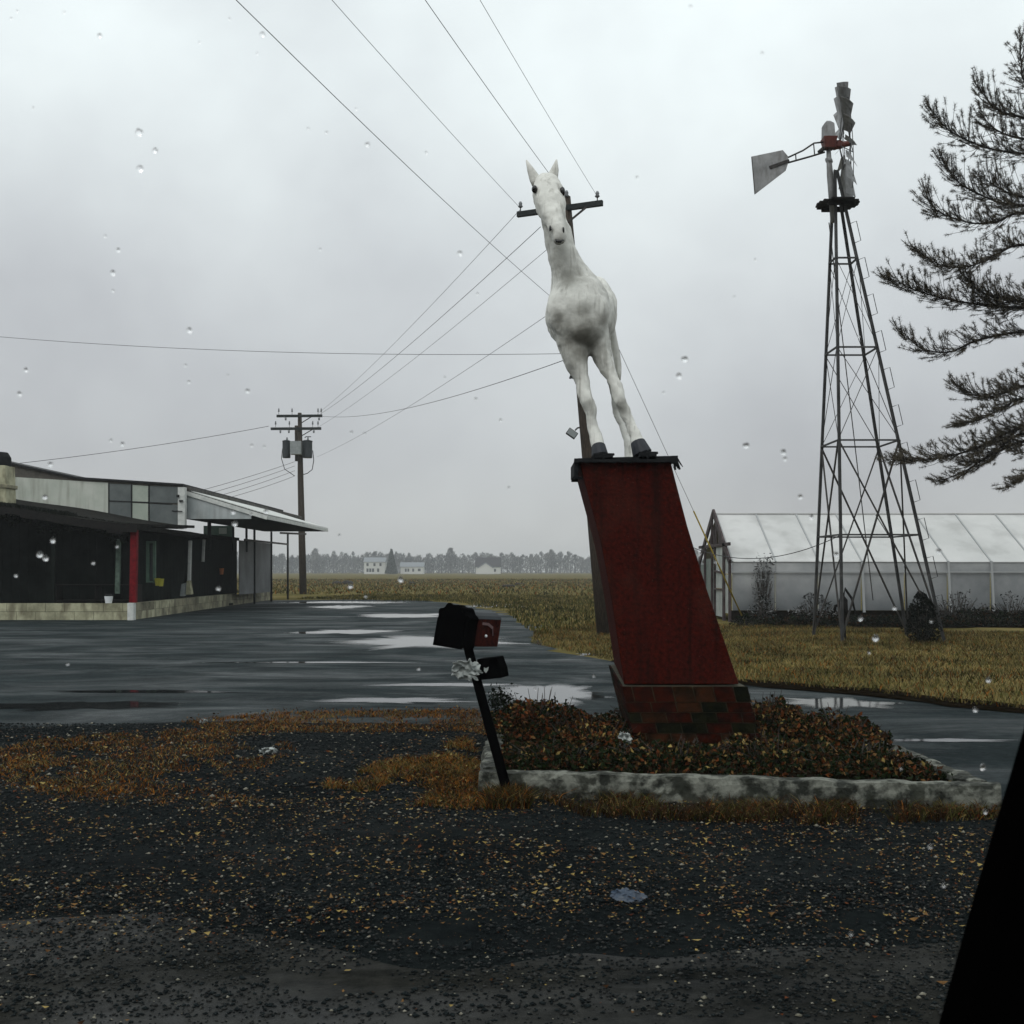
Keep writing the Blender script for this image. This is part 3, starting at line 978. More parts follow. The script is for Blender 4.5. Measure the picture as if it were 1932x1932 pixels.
# ears
for pts in (((1014, 347, 9.05, 10), (1009, 335, 9.05, 10.5), (1001, 318, 9.05, 6.8), (993, 300, 9.05, 1.4)),
            ((1038, 346, 9.05, 10), (1042, 333, 9.05, 10.8), (1047, 317, 9.05, 7.4), (1050, 299, 9.05, 1.4))):
    mb = MB()
    mb.tube([W(a, b + 2, c) for a, b, c, r in pts], [r * 9.05 / FPX for *_, r in pts], 12, ry=[0.02, 0.022, 0.016, 0.004])
    mb.build('ear', M['white_plaster'], horse, smooth=True)
for x, y, d_, rx_, rz_ in ((1008.5, 357, 8.86, 0.024, 0.030), (1061, 362, 8.86, 0.024, 0.040)):  # right eye made taller to take in the shadow about it
    mb = MB()
    mb.sphere(W(x, y, d_), (rx_, 0.038, rz_), 12, 8)
    mb.build('eye', M['eye_black'], horse, smooth=True)
for x, y, d_, r in ((1038, 431, 8.652, 0.010), (1063, 434, 8.655, 0.009)):
    mb = MB()
    mb.sphere(W(x, y, d_), (r, 0.016, 0.024), 10, 8)
    mb.build('nostril', M['eye_black'], horse, smooth=True)
mb = MB()
mb.tube([W(1047, 451, 8.67), W(1051, 455, 8.645), W(1057, 456, 8.64), W(1063, 453, 8.66)], [0.006, 0.011, 0.011, 0.006], 8)
mb.build('mouth', M['eye_black'], horse, smooth=True)
mb = MB()
mb.tube([W(1140, 575, 10.60), W(1150, 604, 10.70), W(1156, 638, 10.76), W(1163, 668, 10.75), W(1166, 688, 10.73), W(1168, 704, 10.72), W(1170, 717, 10.70)],
        [0.03, 0.04, 0.04, 0.036, 0.034, 0.024, 0.006], 10, ry=[0.03, 0.05, 0.06, 0.06, 0.05, 0.035, 0.01])
mb.build('tail', M['white_plaster'], horse, smooth=True)
for (cx_, cy0, cy1, wt, wb_, lean_, dd) in ((1129, 841, 860, 13, 16, 3, 9.07), (1203, 834, 857, 14, 19, 9, 9.06), (1185, 880, 906, 10, 12, 2, 10.56), (1131, 880, 906, 9, 11, 2, 10.56)):
    mb = MB()
    P_ = [W(cx_, cy0, dd), W(cx_ + lean_ * 0.5, (cy0 + cy1) / 2, dd - 0.02), W(cx_ + lean_, cy1, dd - 0.03)]
    mb.tube(P_, [wt * dd / FPX, (wt + wb_) / 2 * dd / FPX, wb_ * dd / FPX], 16, ry=[0.062, 0.072, 0.085])
    mb.build('hoof', M['hoof'], horse, smooth=False, bevel=0.005)

# ------------------------------------------------------------------ mailbox
MD = 7.7
post = empty('mailbox', W(961, 1506, MD), 'black and dark red mailbox on a leaning black post beside the kerb', 'mailbox')
mb = MB()
mb.hexa([W(951, 1508, MD - 0.04), W(971, 1508, MD - 0.04), W(971, 1508, MD + 0.045), W(951, 1508, MD + 0.045)],
        [W(872, 1215, MD - 0.04), W(890, 1215, MD - 0.04), W(890, 1215, MD + 0.045), W(872, 1215, MD + 0.045)])
mb.build('post', M['post_black'], post, bevel=0.006)
uu = Vector((0.56, 0.83, 0.03)).normalized()
vv0 = Vector((0.83, -0.56, 0))
rollm = Matrix.Rotation(math.radians(9), 3, Vector((0, 1, 0)))
uu, vv, ww = rollm @ uu, (rollm @ vv0).normalized(), None
ww = uu.cross(vv) * -1
if ww.z < 0: ww = -ww
C0 = W(888, 1186, MD - 0.10)           # near corner edge of the box, mid height


def arch(wd, ht, n=12):
    pts = [(-wd, -ht / 2), (0, -ht / 2)]
    r = wd / 2
    h0 = ht / 2 - r * 0.85
    for i in range(n + 1):
        a = math.pi * i / n
        pts.append((-r + r * math.cos(a), h0 + r * 0.85 * math.sin(a)))
    return pts


def boxat(pts, u0, u1, ragged=0.0):
    lo = []
    for i, (a, b) in enumerate(pts):
        k = 1 + (ragged * math.sin(i * 7.3 + u0 * 50) if ragged else 0)
        lo.append(C0 + vv * (-0.12 + (a + 0.12) * k) + ww * (b * k) + uu * u0)
    return lo, uu * (u1 - u0)


mb = MB()
BW, BH = 0.205, 0.225
p_, o_ = boxat([(-BW, -BH / 2 - 0.015), (0, -BH / 2 - 0.015), (0, BH / 2 - 0.045), (-BW, BH / 2 - 0.045)], 0.05, 0.36)
mb.prism(p_, o_)
mb.build('box_body', M['mail_red'], post, bevel=0.004)
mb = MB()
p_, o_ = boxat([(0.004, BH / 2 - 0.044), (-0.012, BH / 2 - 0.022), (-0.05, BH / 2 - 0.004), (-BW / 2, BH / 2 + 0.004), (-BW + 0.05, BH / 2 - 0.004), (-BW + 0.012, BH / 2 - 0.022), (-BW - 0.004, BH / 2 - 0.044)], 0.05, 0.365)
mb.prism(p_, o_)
mb.build('box_top_sheen', M['transformer'], post, bevel=0.003)  # grey top part: sky reflection put into its colour
mb = MB()
r_ = arch(0.25, 0.285, 26)
r_ = [(a + 0.018, b) for a, b in r_]
p_, o_ = boxat(r_, -0.06, 0.055, 0.045)
mb.prism(p_, o_)
r2 = [(a * 0.96 - 0.0, b * 1.04) for a, b in arch(0.255, 0.29, 26)]
p_, o_ = boxat(r2, -0.075, -0.058, 0.07)
mb.prism(p_, o_)
mb.build('door_hood', M['mail_black'], post)
mb = MB()
sd = 0.004                              # the mark stands on the red flank
def flank(u, z): return C0 + vv * sd + uu * u + ww * z
mk = [(0.13, 0.038), (0.20, 0.034), (0.26, 0.008), (0.275, -0.045)]
for a, b in zip(mk[:-1], mk[1:]):
    mb.bar(flank(*a), flank(*b), 0.005, 0.018, up=ww)
mb.build('painted_mark', M['mark_pale'], post)
mb = MB()
mb.sphere(flank(0.19, -0.050), 0.011, 10, 6)
mb.build('knob', M['bucket_white'], post, smooth=True)
mb = MB()
pts = [(899, 1244), (936, 1240), (944, 1262), (947, 1279), (907, 1283)]
mb.prism([W(a, b, MD - 0.055) for a, b in pts], (0.05, 0.16, 0))
mb.build('newspaper_holder', M['post_black'], post, bevel=0.006)
mb = MB()
mb.prism([W(a, b, MD - 0.062) for a, b in ((913, 1259), (917, 1261), (922, 1258), (921, 1264), (917, 1270), (913, 1266))], (0, 0.005, 0))
mb.build('white_mark', M['paper'], post)


def crumple(name, c, rx, ry, rz, m_, seed, parent=None, nseg=16, torn=0.5):
    """a sheet of wet paper or film, folded and torn round its rim"""
    vs, fs = [], []
    for j in range(nseg + 1):
        for i in range(nseg + 1):
            u, v = i / nseg * 2 - 1, j / nseg * 2 - 1
            q = Vector((u * 2.1 + seed, v * 2.1, seed))
            rr = 1 + 0.25 * mnoise.noise(q * 1.7)
            vs.append((c.x + u * rx * rr + 0.18 * rx * mnoise.noise(q * 2), c.y + ry * mnoise.noise(q * 1.3 + Vector((9, 0, 0))) * 1.6,
                       c.z + v * rz * rr + 0.3 * rz * mnoise.noise(q * 2.3 + Vector((0, 5, 0)))))
    for j in range(nseg):
        for i in range(nseg):
            u, v = (i + .5) / nseg * 2 - 1, (j + .5) / nseg * 2 - 1
            if u * u + v * v > 1.05 + torn * mnoise.noise(Vector((u * 3, v * 3, seed))): continue
            a = j * (nseg + 1) + i
            fs.append((a, a + 1, a + nseg + 2, a + nseg + 1))
    me_ = bpy.data.meshes.new(name)
    me_.from_pydata(vs, [], fs)
    o = link(name, me_, parent, m_)
    sm = o.modifiers.new('s', 'SOLIDIFY')
    sm.thickness = 0.002
    return o


tag(crumple('plastic_wrapper', W(879, 1264, MD - 0.08), 0.105, 0.035, 0.070, M['paper'], 4.0, None, 30, 0.45), 'torn white wrapper caught on the mailbox post left of the black holder', 'litter')
tag(crumple('litter_paper', Vector((0.90, 8.74, 0.25)), 0.055, 0.03, 0.06, M['paper'], 9.0), 'crumpled white paper lying at the left foot of the brick base', 'litter')
tag(crumple('litter_paper', G(507, 1424) + Vector((0, 0, 0.035)), 0.075, 0.05, 0.028, M['paper'], 13.0), 'white paper scrap on dark gravel among the brown weeds', 'litter')
tag(crumple('litter_paper', G(384, 1366) + Vector((0, 0, 0.03)), 0.04, 0.05, 0.02, M['paper'], 17.0), 'tiny white paper scrap at the far edge of the weeds', 'litter')
o = crumple('litter_plastic', Vector((0, 0, 0)), 0.080, 0.010, 0.042, M['blue_litter'], 21.0, None, 30, 0.12)
o.location = G(1186, 1704) + Vector((0, 0, 0.035))
o.rotation_euler = (math.radians(-62), math.radians(8), 0)
tag(o, 'blue grey plastic scrap lying on the gravel near the road', 'litter')

# ------------------------------------------------------------------ utility poles and wires
def wire(name, a, b, sag, r, label, group='overhead wires', m_=None, n=22):
    a, b = Vector(a), Vector(b)
    pts = [a.lerp(b, i / n) - Vector((0, 0, 4 * sag * (i / n) * (1 - i / n))) for i in range(n + 1)]
    mb = MB()
    mb.tube(pts, r, 5)
    o = mb.build(name, m_ or M['wire'], None, smooth=True)
    return tag(o, label, 'wire', group)


def insulator(parent, base, h=0.22):
    mb = MB()
    base = Vector(base)
    mb.tube([base, base + Vector((0, 0, h * 0.5))], 0.014, 8)
    mb.build('insulator_pin', M['steel_dark'], parent)
    mb = MB()
    z0 = base + Vector((0, 0, h * 0.42))
    mb.tube([z0, z0 + Vector((0, 0, h * 0.10)), z0 + Vector((0, 0, h * 0.28)), z0 + Vector((0, 0, h * 0.36)), z0 + Vector((0, 0, h * 0.58))],
            [0.035, 0.065, 0.038, 0.052, 0.03], 10)
    mb.build('insulator', M['porcelain'], parent, smooth=True)


ND = 27.4
near_pole = empty('utility_pole', W(1139, 1197, ND), 'leaning brown utility pole rising behind the horse and pedestal', 'utility pole')
mb = MB()
mb.tube([W(1067 + 72 * t, 372 + 825 * t, ND) for t in (0, .25, .5, .75, 1)], [0.125, 0.14, 0.152, 0.163, 0.172], 16)
mb.build('pole', M['pole_wood'], near_pole, smooth=True)
mb = MB()
mb.bar(W(976, 405, 27.85), W(1137, 383, 26.95), 0.10, 0.135)
mb.build('crossarm', M['arm_wood'], near_pole, bevel=0.006)
mb = MB()
mb.bar(W(1106, 391, 27.05), W(1071, 420, 27.2), 0.02, 0.05)
mb.bar(W(1030, 402, 27.5), W(1070, 422, 27.2), 0.02, 0.05)
mb.build('arm_brace', M['steel_dark'], near_pole)
insulator(near_pole, W(982, 400, 27.8), 0.26)
insulator(near_pole, W(1069, 381, 27.3), 0.28)
insulator(near_pole, W(1127, 381, 27.0), 0.26)
fl = W(1079, 818, ND)
mb = MB()
rot = Matrix.Rotation(math.radians(35), 3, 'Y')
mb.hexa([fl + rot @ Vector(p) for p in ((-0.13, -0.09, -0.085), (0.13, -0.09, -0.085), (0.13, 0.09, -0.085), (-0.13, 0.09, -0.085))],
        [fl + rot @ Vector(p) for p in ((-0.13, -0.09, 0.085), (0.13, -0.09, 0.085), (0.13, 0.09, 0.085), (-0.13, 0.09, 0.085))])
fb = mb.build('floodlight', M['steel_dark'], near_pole, bevel=0.01)
mb = MB()
mb.hexa([fl + rot @ Vector(p) for p in ((-0.115, -0.104, -0.07), (0.115, -0.104, -0.07), (0.115, -0.092, -0.07), (-0.115, -0.092, -0.07))],
        [fl + rot @ Vector(p) for p in ((-0.115, -0.104, 0.07), (0.115, -0.104, 0.07), (0.115, -0.092, 0.07), (-0.115, -0.092, 0.07))])
mb.build('lamp_glass', M['box_grey'], fb)
mb = MB()
mb.tube([fl + Vector((0.08, 0, 0.08)), fl + Vector((0.14, 0, 0.14)), W(1098, 806, ND)], 0.02, 8)
mb.build('lamp_bracket', M['steel_dark'], near_pole)
mb = MB()
mb.bar(W(1081, 700, ND - 0.2), W(1076, 714, ND - 0.3), 0.06, 0.03)
mb.bar(W(1078, 712, ND - 0.2), W(1086, 716, ND - 0.2), 0.04, 0.03)
mb.tube([W(1086, 700, ND - 0.15), W(1079, 704, ND - 0.3), W(1076, 713, ND - 0.3)], 0.018, 6)
mb.build('cable_clamp', M['steel_dark'], near_pole)

FD = 74.0
fpw = FD / FPX
far_pole = empty('utility_pole', W(572, 1121, FD), 'tall utility pole with two crossarms and transformers beyond the low building', 'utility pole')
mb = MB()
mb.tube([W(565.5, 779, FD), W(567, 900, FD), W(569.5, 1010, FD), W(572, 1121.5, FD)], [0.13, 0.20, 0.23, 0.25], 14)
mb.build('pole', M['pole_wood'], far_pole, smooth=True)
mb = MB()
mb.tube([W(559, 803, FD + 0.4), W(559.5, 870, FD + 0.4)], 0.11, 10)
mb.build('stub_pole', M['pole_wood'], far_pole, smooth=True)
for y, a, b in ((785, 522, 608), (809, 511, 606)):
    mb = MB()
    mb.bar(W(a, y, FD - 0.3), W(b, y - 0.5, FD - 0.3), 0.14, 0.17)
    mb.build('crossarm', M['arm_wood'], far_pole)
for y, xs_ in ((784, (526, 551, 600, 606)), (808, (520, 546, 590, 600))):
    for x in xs_:
        insulator(far_pole, W(x, y - 2, FD - 0.3), 0.42)
for y, xs_ in ((788, (539, 602)), (812, (529, 545, 592))):
    for x in xs_:
        mb = MB()
        mb.tube([W(x, y, FD - 0.3), W(x, y + 5, FD - 0.3)], [0.07, 0.05], 8)
        mb.build('hanging_insulator', M['porcelain'], far_pole, smooth=True)
mb = MB()
mb.bar(W(567, 799, FD - 0.2), W(588, 786, FD - 0.25), 0.05)
mb.bar(W(568, 823, FD - 0.2), W(590, 810, FD - 0.25), 0.05)
mb.build('arm_brace', M['steel_dark'], far_pole)
for xc_, r in ((540.5, 0.27), (580, 0.33)):
    mb = MB()
    mb.tube([W(xc_, 864, FD - 0.2), W(xc_, 863, FD - 0.2), W(xc_, 834, FD - 0.2), W(xc_, 832, FD - 0.2), W(xc_, 830.5, FD - 0.2)], [r * .9, r, r, r * 1.08, r * 0.6], 18)
    tr = mb.build('transformer', M['transformer'], far_pole, smooth=False)
    mb = MB()
    mb.tube([W(xc_ + 1, 831, FD - 0.2), W(xc_ + 1, 825, FD - 0.2)], [0.07, 0.045], 8)
    mb.build('bushing', M['porcelain'], tr, smooth=True)
mb = MB()
p, q = W(549, 858, FD - 0.5), W(569.5, 833, FD - 0.5)
mb.box((p.x, FD - 0.85, p.z), (q.x, FD - 0.35, q.z))
mb.build('meter_box', M['box_grey'], far_pole, bevel=0.02)
mb = MB()
mb.tube([W(590, 850, FD), W(592, 868, FD), W(589, 886, FD), W(580, 893, FD), W(570, 896, FD)], 0.028, 6)
mb.tube([W(533, 846, FD), W(531, 865, FD), W(537, 885, FD), W(556, 898, FD)], 0.024, 6)
mb.tube([W(575, 826, FD), W(577, 824, FD), W(587, 824, FD)], 0.03, 6)
mb.build('jumper_cable', M['wire'], far_pole, smooth=True)


def through(a_px, a_d, b_px, b_d, k):
    """carry the line from a through b on by the factor k"""
    a, b = W(*a_px, a_d), W(*b_px, b_d)
    return a, a + (b - a) * k


for (a, ad, b, bd, k, lab, r) in (
        ((981, 392), 27.8, (655, 0), 18.0, 3.6, 'overhead wire from the left insulator up past the top of the frame', 0.009),
        ((1069, 372), 27.3, (825, 0), 18.0, 3.6, 'overhead wire from the pole top insulator running overhead', 0.011),
        ((1128, 372), 27.0, (925, 0), 17.6, 3.6, 'rightmost overhead wire from the right insulator running overhead', 0.008),
        ((1075, 590), 27.3, (500, 0), 13.5, 1.9, 'lowest of the wires passing overhead, crossing left of the horse neck', 0.0095)):
    p0, p1 = through(a, ad, b, bd, k)
    wire('overhead_wire', p0, p1, 0.35, r * 0.55, lab)
for a, ad, b, bd, r, s_, lab in (
        ((981, 396), 27.8, (601, 779), FD, 0.013, 0.30, 'faint wire from the left insulator down to the far pole top arm'),
        ((1020, 428), 27.5, (600, 784), FD, 0.017, 0.30, 'middle faint wire from behind the horse head to the far pole'),
        ((1068, 440), 27.4, (600, 806), FD, 0.013, 0.30, 'faint wire from behind the horse neck to the lower far arm'),
        ((1074, 566), 27.4, (598, 862), FD, 0.013, 0.30, 'lowest faint wire sloping from behind the chest to the far pole'),
        ((1085, 672), 27.4, (605, 785), FD, 0.020, 0.55, 'dark sagging cable from behind the horse to the far pole'),
        ((507, 804), FD, (-160, 893), 66.0, 0.034, 0.30, 'cable from the far pole sloping left over the low building'),
        ((1085, 667), 27.4, (-300, 605), 34.0, 0.013, 0.35, 'nearly level cable running from the near pole out to the left'),
        ((556, 871), FD, (380, 925), 62.0, 0.028, 0.06, 'uppermost service wire from the far pole to the building roof'),
        ((556, 879), FD, (398, 930), 62.0, 0.028, 0.06, 'second service wire from the far pole to the roof'),
        ((556, 888), FD, (418, 934), 62.0, 0.028, 0.06, 'third service wire from the far pole to the roof'),
        ((556, 898), FD, (432, 939), 62.0, 0.028, 0.06, 'lowest service wire from the far pole to the roof')):
    wire('overhead_wire', W(*a, ad), W(*b, bd), s_, r * 0.5, lab)
gt, gb = W(1074, 455, ND), G(1408, 1180)
guy = empty('guy_wire', gb, 'thin guy wire with a yellow guard running down behind the pedestal', 'guy wire')
mb = MB()
mb.tube([gt, gb], 0.006, 6)
mb.build('strand', M['wire'], guy)
mb = MB()
mb.tube([gt.lerp(gb, 0.67), gt.lerp(gb, 0.997)], 0.022, 8)
mb.build('guard', M['guard_yellow'], guy, smooth=True)

# ------------------------------------------------------------------ windmill
wm = empty('windmill', (8.47, 25.55, 0), 'grey steel water pumping windmill on a tall lattice tower, right of the horse', 'windmill')
XA, ZA = 7.485, 11.33
BX, BY, HB = 8.47, 25.55, 1.155


def tw(cx, cy, z):
    """tower corner (cx,cy = -1/1) at height z; the tower leans a little to the left"""
    k = max(0.0, 1 - z / ZA) * HB
    return Vector((BX + (XA - BX) * z / ZA + cx * k, BY + cy * k, z))


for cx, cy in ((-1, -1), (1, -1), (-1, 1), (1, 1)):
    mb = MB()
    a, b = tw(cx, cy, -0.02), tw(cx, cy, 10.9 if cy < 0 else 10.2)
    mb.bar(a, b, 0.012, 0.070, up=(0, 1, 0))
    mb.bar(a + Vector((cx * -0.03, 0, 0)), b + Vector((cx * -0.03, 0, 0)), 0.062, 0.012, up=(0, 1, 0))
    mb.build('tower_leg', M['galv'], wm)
LV = [2.4, 4.55, 6.7, 8.8]
for z in LV:
    for (a, b) in (((-1, -1), (1, -1)), ((1, -1), (1, 1)), ((1, 1), (-1, 1)), ((-1, 1), (-1, -1))):
        mb = MB()
        mb.bar(tw(*a, z), tw(*b, z), 0.036, 0.036)
        mb.build('girt', M['galv'], wm)
        if z == LV[0]: continue
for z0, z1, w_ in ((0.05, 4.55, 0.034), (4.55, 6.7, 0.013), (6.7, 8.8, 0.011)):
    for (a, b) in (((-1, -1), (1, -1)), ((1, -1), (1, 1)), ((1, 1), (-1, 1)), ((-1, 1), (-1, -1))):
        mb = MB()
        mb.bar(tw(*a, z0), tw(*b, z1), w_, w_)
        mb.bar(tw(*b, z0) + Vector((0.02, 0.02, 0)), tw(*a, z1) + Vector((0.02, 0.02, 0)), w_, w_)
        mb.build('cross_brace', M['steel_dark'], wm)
z = 0.55
while z < 9.6:                       # climbing hoops up the right hand front leg
    a, b = tw(1, -1, z), tw(1, -1, z + 0.46)
    o_ = Vector((0.14, -0.03, 0.05))
    mb = MB()
    mb.tube([a, a + o_, b + o_, b], 0.009, 5)
    mb.build('ladder_step', M['galv'], wm)
    z += 0.86
# platform
pz = 10.12
pc = Vector((XA + 0.09, BY, pz))
for i in range(7):
    yy = -0.45 + 0.135 * i
    hw = math.sqrt(max(0.02, 0.48 ** 2 - (yy + 0.05) ** 2))
    mb = MB()
    if i in (3, 4):
        mb.box((pc.x - hw, pc.y + yy, pz - 0.02), (pc.x - 0.14, pc.y + yy + 0.115, pz + 0.02))
        mb.box((pc.x + 0.14, pc.y + yy, pz - 0.02), (pc.x + hw, pc.y + yy + 0.115, pz + 0.02))
    else:
        mb.box((pc.x - hw, pc.y + yy, pz - 0.02), (pc.x + hw, pc.y + yy + 0.115, pz + 0.02))
    mb.build('platform_plank', M['plank_dark'], wm)
mb = MB()
mb.bar((pc.x - 0.30, pc.y - 0.25, pz - 0.06), (pc.x + 0.30, pc.y - 0.25, pz - 0.06), 0.06, 0.08)
mb.build('platform_joist', M['plank_dark'], wm)
mb = MB()
mb.bar((pc.x - 0.30, pc.y + 0.25, pz - 0.06), (pc.x + 0.30, pc.y + 0.25, pz - 0.06), 0.06, 0.08)
mb.build('platform_joist', M['plank_dark'], wm)
# mast, pump rod
mb = MB()
mb.tube([W(1571, 420, 25.55), W(1566, 330, 25.55), W(1564, 300, 25.55), W(1563, 278, 25.55)], [0.05, 0.075, 0.06, 0.05], 12)
mb.tube([W(1561, 305, 25.55), W(1567, 301, 25.55)], 0.09, 10)
mb.build('mast', M['galv_blade'], wm, smooth=True)
mb = MB()
mb.tube([W(1564, 420, 25.55), Vector((8.4, 25.55, 0.9))], 0.012, 6)
mb.build('pump_rod', M['steel_dark'], wm)
mb = MB()
mb.tube([Vector((7.62, 25.2, 0)), Vector((7.60, 25.2, 0.55)), Vector((7.60, 25.2, 0.60)), Vector((7.60, 25.2, 0.92)), Vector((7.58, 25.2, 1.0))], [0.05, 0.05, 0.11, 0.10, 0.05], 12)
mb.tube([Vector((7.60, 25.2, 1.0)), Vector((7.64, 25.2, 1.18)), Vector((7.80, 25.2, 0.95)), Vector((7.88, 25.2, 0.62))], [0.03, 0.035, 0.03, 0.02], 8)
mb.tube([Vector((7.55, 25.2, 0.82)), Vector((7.42, 25.2, 0.78)), Vector((7.40, 25.2, 0.68))], 0.035, 8)
mb.build('hand_pump', M['plank_dark'], wm, smooth=True)
# head
HD = 25.5
mb = MB()
a, b = W(1553, 262, HD), W(1573, 236, HD)
mb.hexa([(a.x, HD - .16, a.z), (b.x, HD - .16, a.z), (b.x, HD + .16, a.z), (a.x, HD + .16, a.z)],
        [(a.x + .0, HD - .14, b.z), (b.x - .02, HD - .14, b.z), (b.x - .02, HD + .14, b.z), (a.x + .0, HD + .14, b.z)])
mb.hexa([(a.x, HD - .14, b.z), (b.x - .02, HD - .14, b.z), (b.x - .02, HD + .14, b.z), (a.x, HD + .14, b.z)],
        [(a.x + .07, HD - .05, b.z + .085), (b.x - .09, HD - .05, b.z + .085), (b.x - .09, HD + .05, b.z + .085), (a.x + .07, HD + .05, b.z + .085)])
mb.build('gearbox_hood', M['galv_blade'], wm, bevel=0.015)
mb = MB()
a, b = W(1551, 281, HD), W(1577, 261, HD)
mb.hexa([(a.x + .05, HD - .12, a.z), (b.x - .05, HD - .12, a.z), (b.x - .05, HD + .12, a.z), (a.x + .05, HD + .12, a.z)],
        [(a.x, HD - .17, b.z), (b.x, HD - .17, b.z), (b.x, HD + .17, b.z), (a.x, HD + .17, b.z)])
mb.tube([W(1572, 277, HD), W(1603, 270, HD)], [0.085, 0.06], 12)
mb.tube([W(1581, 279, HD), W(1583, 267, HD)], [0.10, 0.10], 10)
mb.build('gearbox', M['gear_red'], wm, bevel=0.01)
mb = MB()
mb.tube([W(1487, 307, HD), W(1530, 295, HD), W(1556, 287, HD)], 0.022, 8)
mb.tube([W(1487, 297, HD), W(1515, 284, HD), W(1536, 270, HD), W(1555, 268, HD)], 0.020, 8)
mb.tube([W(1502, 303, HD), W(1501, 290, HD)], 0.014, 6)
mb.tube([W(1537, 292, HD), W(1535, 271, HD)], 0.014, 6)
mb.tube([W(1545, 288, HD), W(1555, 279, HD)], 0.05, 8)
mb.build('vane_arm', M['steel_dark'], wm, smooth=True)
mb = MB()
vp = ((1417.6, 295.4), (1477, 283), (1487, 295), (1487, 308), (1482.5, 322), (1424, 367))
mb.prism([W(a, b, HD) for a, b in vp], (0, 0.012, 0))
vane = mb.build('tail_vane', M['galv_blade'], wm)
mb = MB()
mb.bar(W(1452, 316, HD - 0.01), W(1489, 303, HD - 0.01), 0.03, 0.07)
mb.bar(W(1418, 296, HD - 0.006), W(1424, 366, HD - 0.006), 0.012, 0.03)
mb.build('vane_rib', M['steel_dark'], vane)
# wheel: axis to the right, turned a little so that we see it nearly edge on
hub = W(1594, 272, HD)
yaw = math.radians(-12.5)
ax = Vector((math.cos(yaw), math.sin(yaw), 0.085)).normalized()
e1 = Vector((0, 0, 1)) - ax * ax.z
e1.normalize()
e2 = ax.cross(e1)


def wp(r, ang, off): return hub + e1 * (r * math.cos(ang)) + e2 * (r * math.sin(ang)) + ax * off


NBL = 18
for i in range(NBL):
    t = 2 * math.pi * (i + 0.35) / NBL
    mb = MB()
    vs = []
    for r, hw in ((0.62, 0.085), (1.34, 0.175)):
        for s_ in (-1, -0.33, 0.33, 1):
            da = s_ * hw * math.cos(0.72) / r
            vs.append(wp(r, t + da, s_ * hw * math.sin(0.72) + 0.03 * (1 - s_ * s_)))
    k = [(0, 1, 5, 4), (1, 2, 6, 5), (2, 3, 7, 6)]
    mb.add(vs, k)
    o = mb.build('blade', M['galv_blade'], wm, recalc=False)
    sm = o.modifiers.new('s', 'SOLIDIFY')
    sm.thickness = 0.004
for r, off in ((0.70, 0.05), (1.12, 0.06)):
    mb = MB()
    mb.tube([wp(r, 2 * math.pi * i / 36, off) for i in range(37)], 0.009, 5, caps=False)
    mb.build('wheel_rim', M['galv'], wm, smooth=True)
for i in range(6):
    mb = MB()
    t = 2 * math.pi * i / 6
    mb.tube([wp(0.06, t, 0.12), wp(1.12, t, 0.06)], 0.011, 5)
    mb.tube([wp(0.06, t, -0.12), wp(1.12, t, 0.06)], 0.011, 5)
    mb.build('spoke', M['galv'], wm)
mb = MB()
mb.tube([hub - ax * 0.14, hub + ax * 0.16], [0.075, 0.06], 12)
mb.build('hub', M['gear_red'], wm, smooth=True)
wire('ground_wire', tw(-1, -1, 2.38), W(1300, 1030, 29), 0.42, 0.010, 'slack cable hanging from the windmill tower to behind the pedestal', 'overhead wires')

# ------------------------------------------------------------------ greenhouse
gh = empty('greenhouse', (17, 36.75, 0), 'long milky white greenhouse with a steep brown framed gable behind the windmill', 'greenhouse')
GX0, GX1, GY0, GYR, GY1, GE, GR = 6.78, 40.0, 34.0, 36.75, 39.5, 1.86, 3.45
raf = [6.83 + 1.333 * i for i in range(25)]
for i in range(len(raf) - 1):
    a, b = raf[i] + 0.02, raf[i + 1] - 0.02
    mb = MB()
    s0, s1 = 0.02 * mnoise.noise(Vector((i * 3.1, 0, 0))), 0
    mb.prism([(a, GY0, GE + s0), (b, GY0, GE + s0), (b, GYR, GR), (a, GYR, GR)], (0, 0.02, 0.03))
    mb.build('roof_panel', M['gh_skin'], gh)
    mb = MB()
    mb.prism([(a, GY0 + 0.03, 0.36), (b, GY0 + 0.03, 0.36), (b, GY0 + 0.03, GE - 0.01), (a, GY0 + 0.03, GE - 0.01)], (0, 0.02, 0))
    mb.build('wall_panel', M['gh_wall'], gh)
    mb = MB()
    mb.prism([(a, GY1, GE), (b, GY1, GE), (b, GYR + 0.03, GR), (a, GYR + 0.03, GR)], (0, 0, 0.03))
    mb.build('roof_panel', M['gh_skin'], gh)
for i, x in enumerate(raf):
    if i in (4,): continue
    mb = MB()
    mb.bar((x, GY0 - 0.01, GE), (x, GYR, GR + 0.02), 0.045, 0.06)
    mb.build('rafter', M['gh_bar'], gh)
    mb = MB()
    if i in (3, 5, 6, 8, 10): mb.bar((x + 0.05, GY0 - 0.08, 0.3), (x, GY0 - 0.03, GE + 0.02), 0.07, 0.06)
    else: mb.bar((x, GY0 + 0.02, 0.3), (x, GY0 + 0.02, GE), 0.015, 0.02)
    mb.build('wall_post', M['gh_bar'], gh)
mb = MB()
mb.bar((GX0, GY0 - 0.04, 1.55), (GX1, GY0 - 0.04, 1.55), 0.035, 0.04)
mb.build('wall_rail', M['gh_bar'], gh)
mb = MB()
mb.bar((GX0, GYR, GR + 0.05), (GX1 - 2, GYR, GR + 0.05), 0.06, 0.03)
mb.build('ridge_cap', M['gh_skin'], gh)
mb = MB()
mb.box((GX0, GY0 - 0.03, 0), (GX1, GY0 + 0.12, 0.355))
mb.build('base_wall', M['soil'], gh)
# gable end facing left
gx = GX0


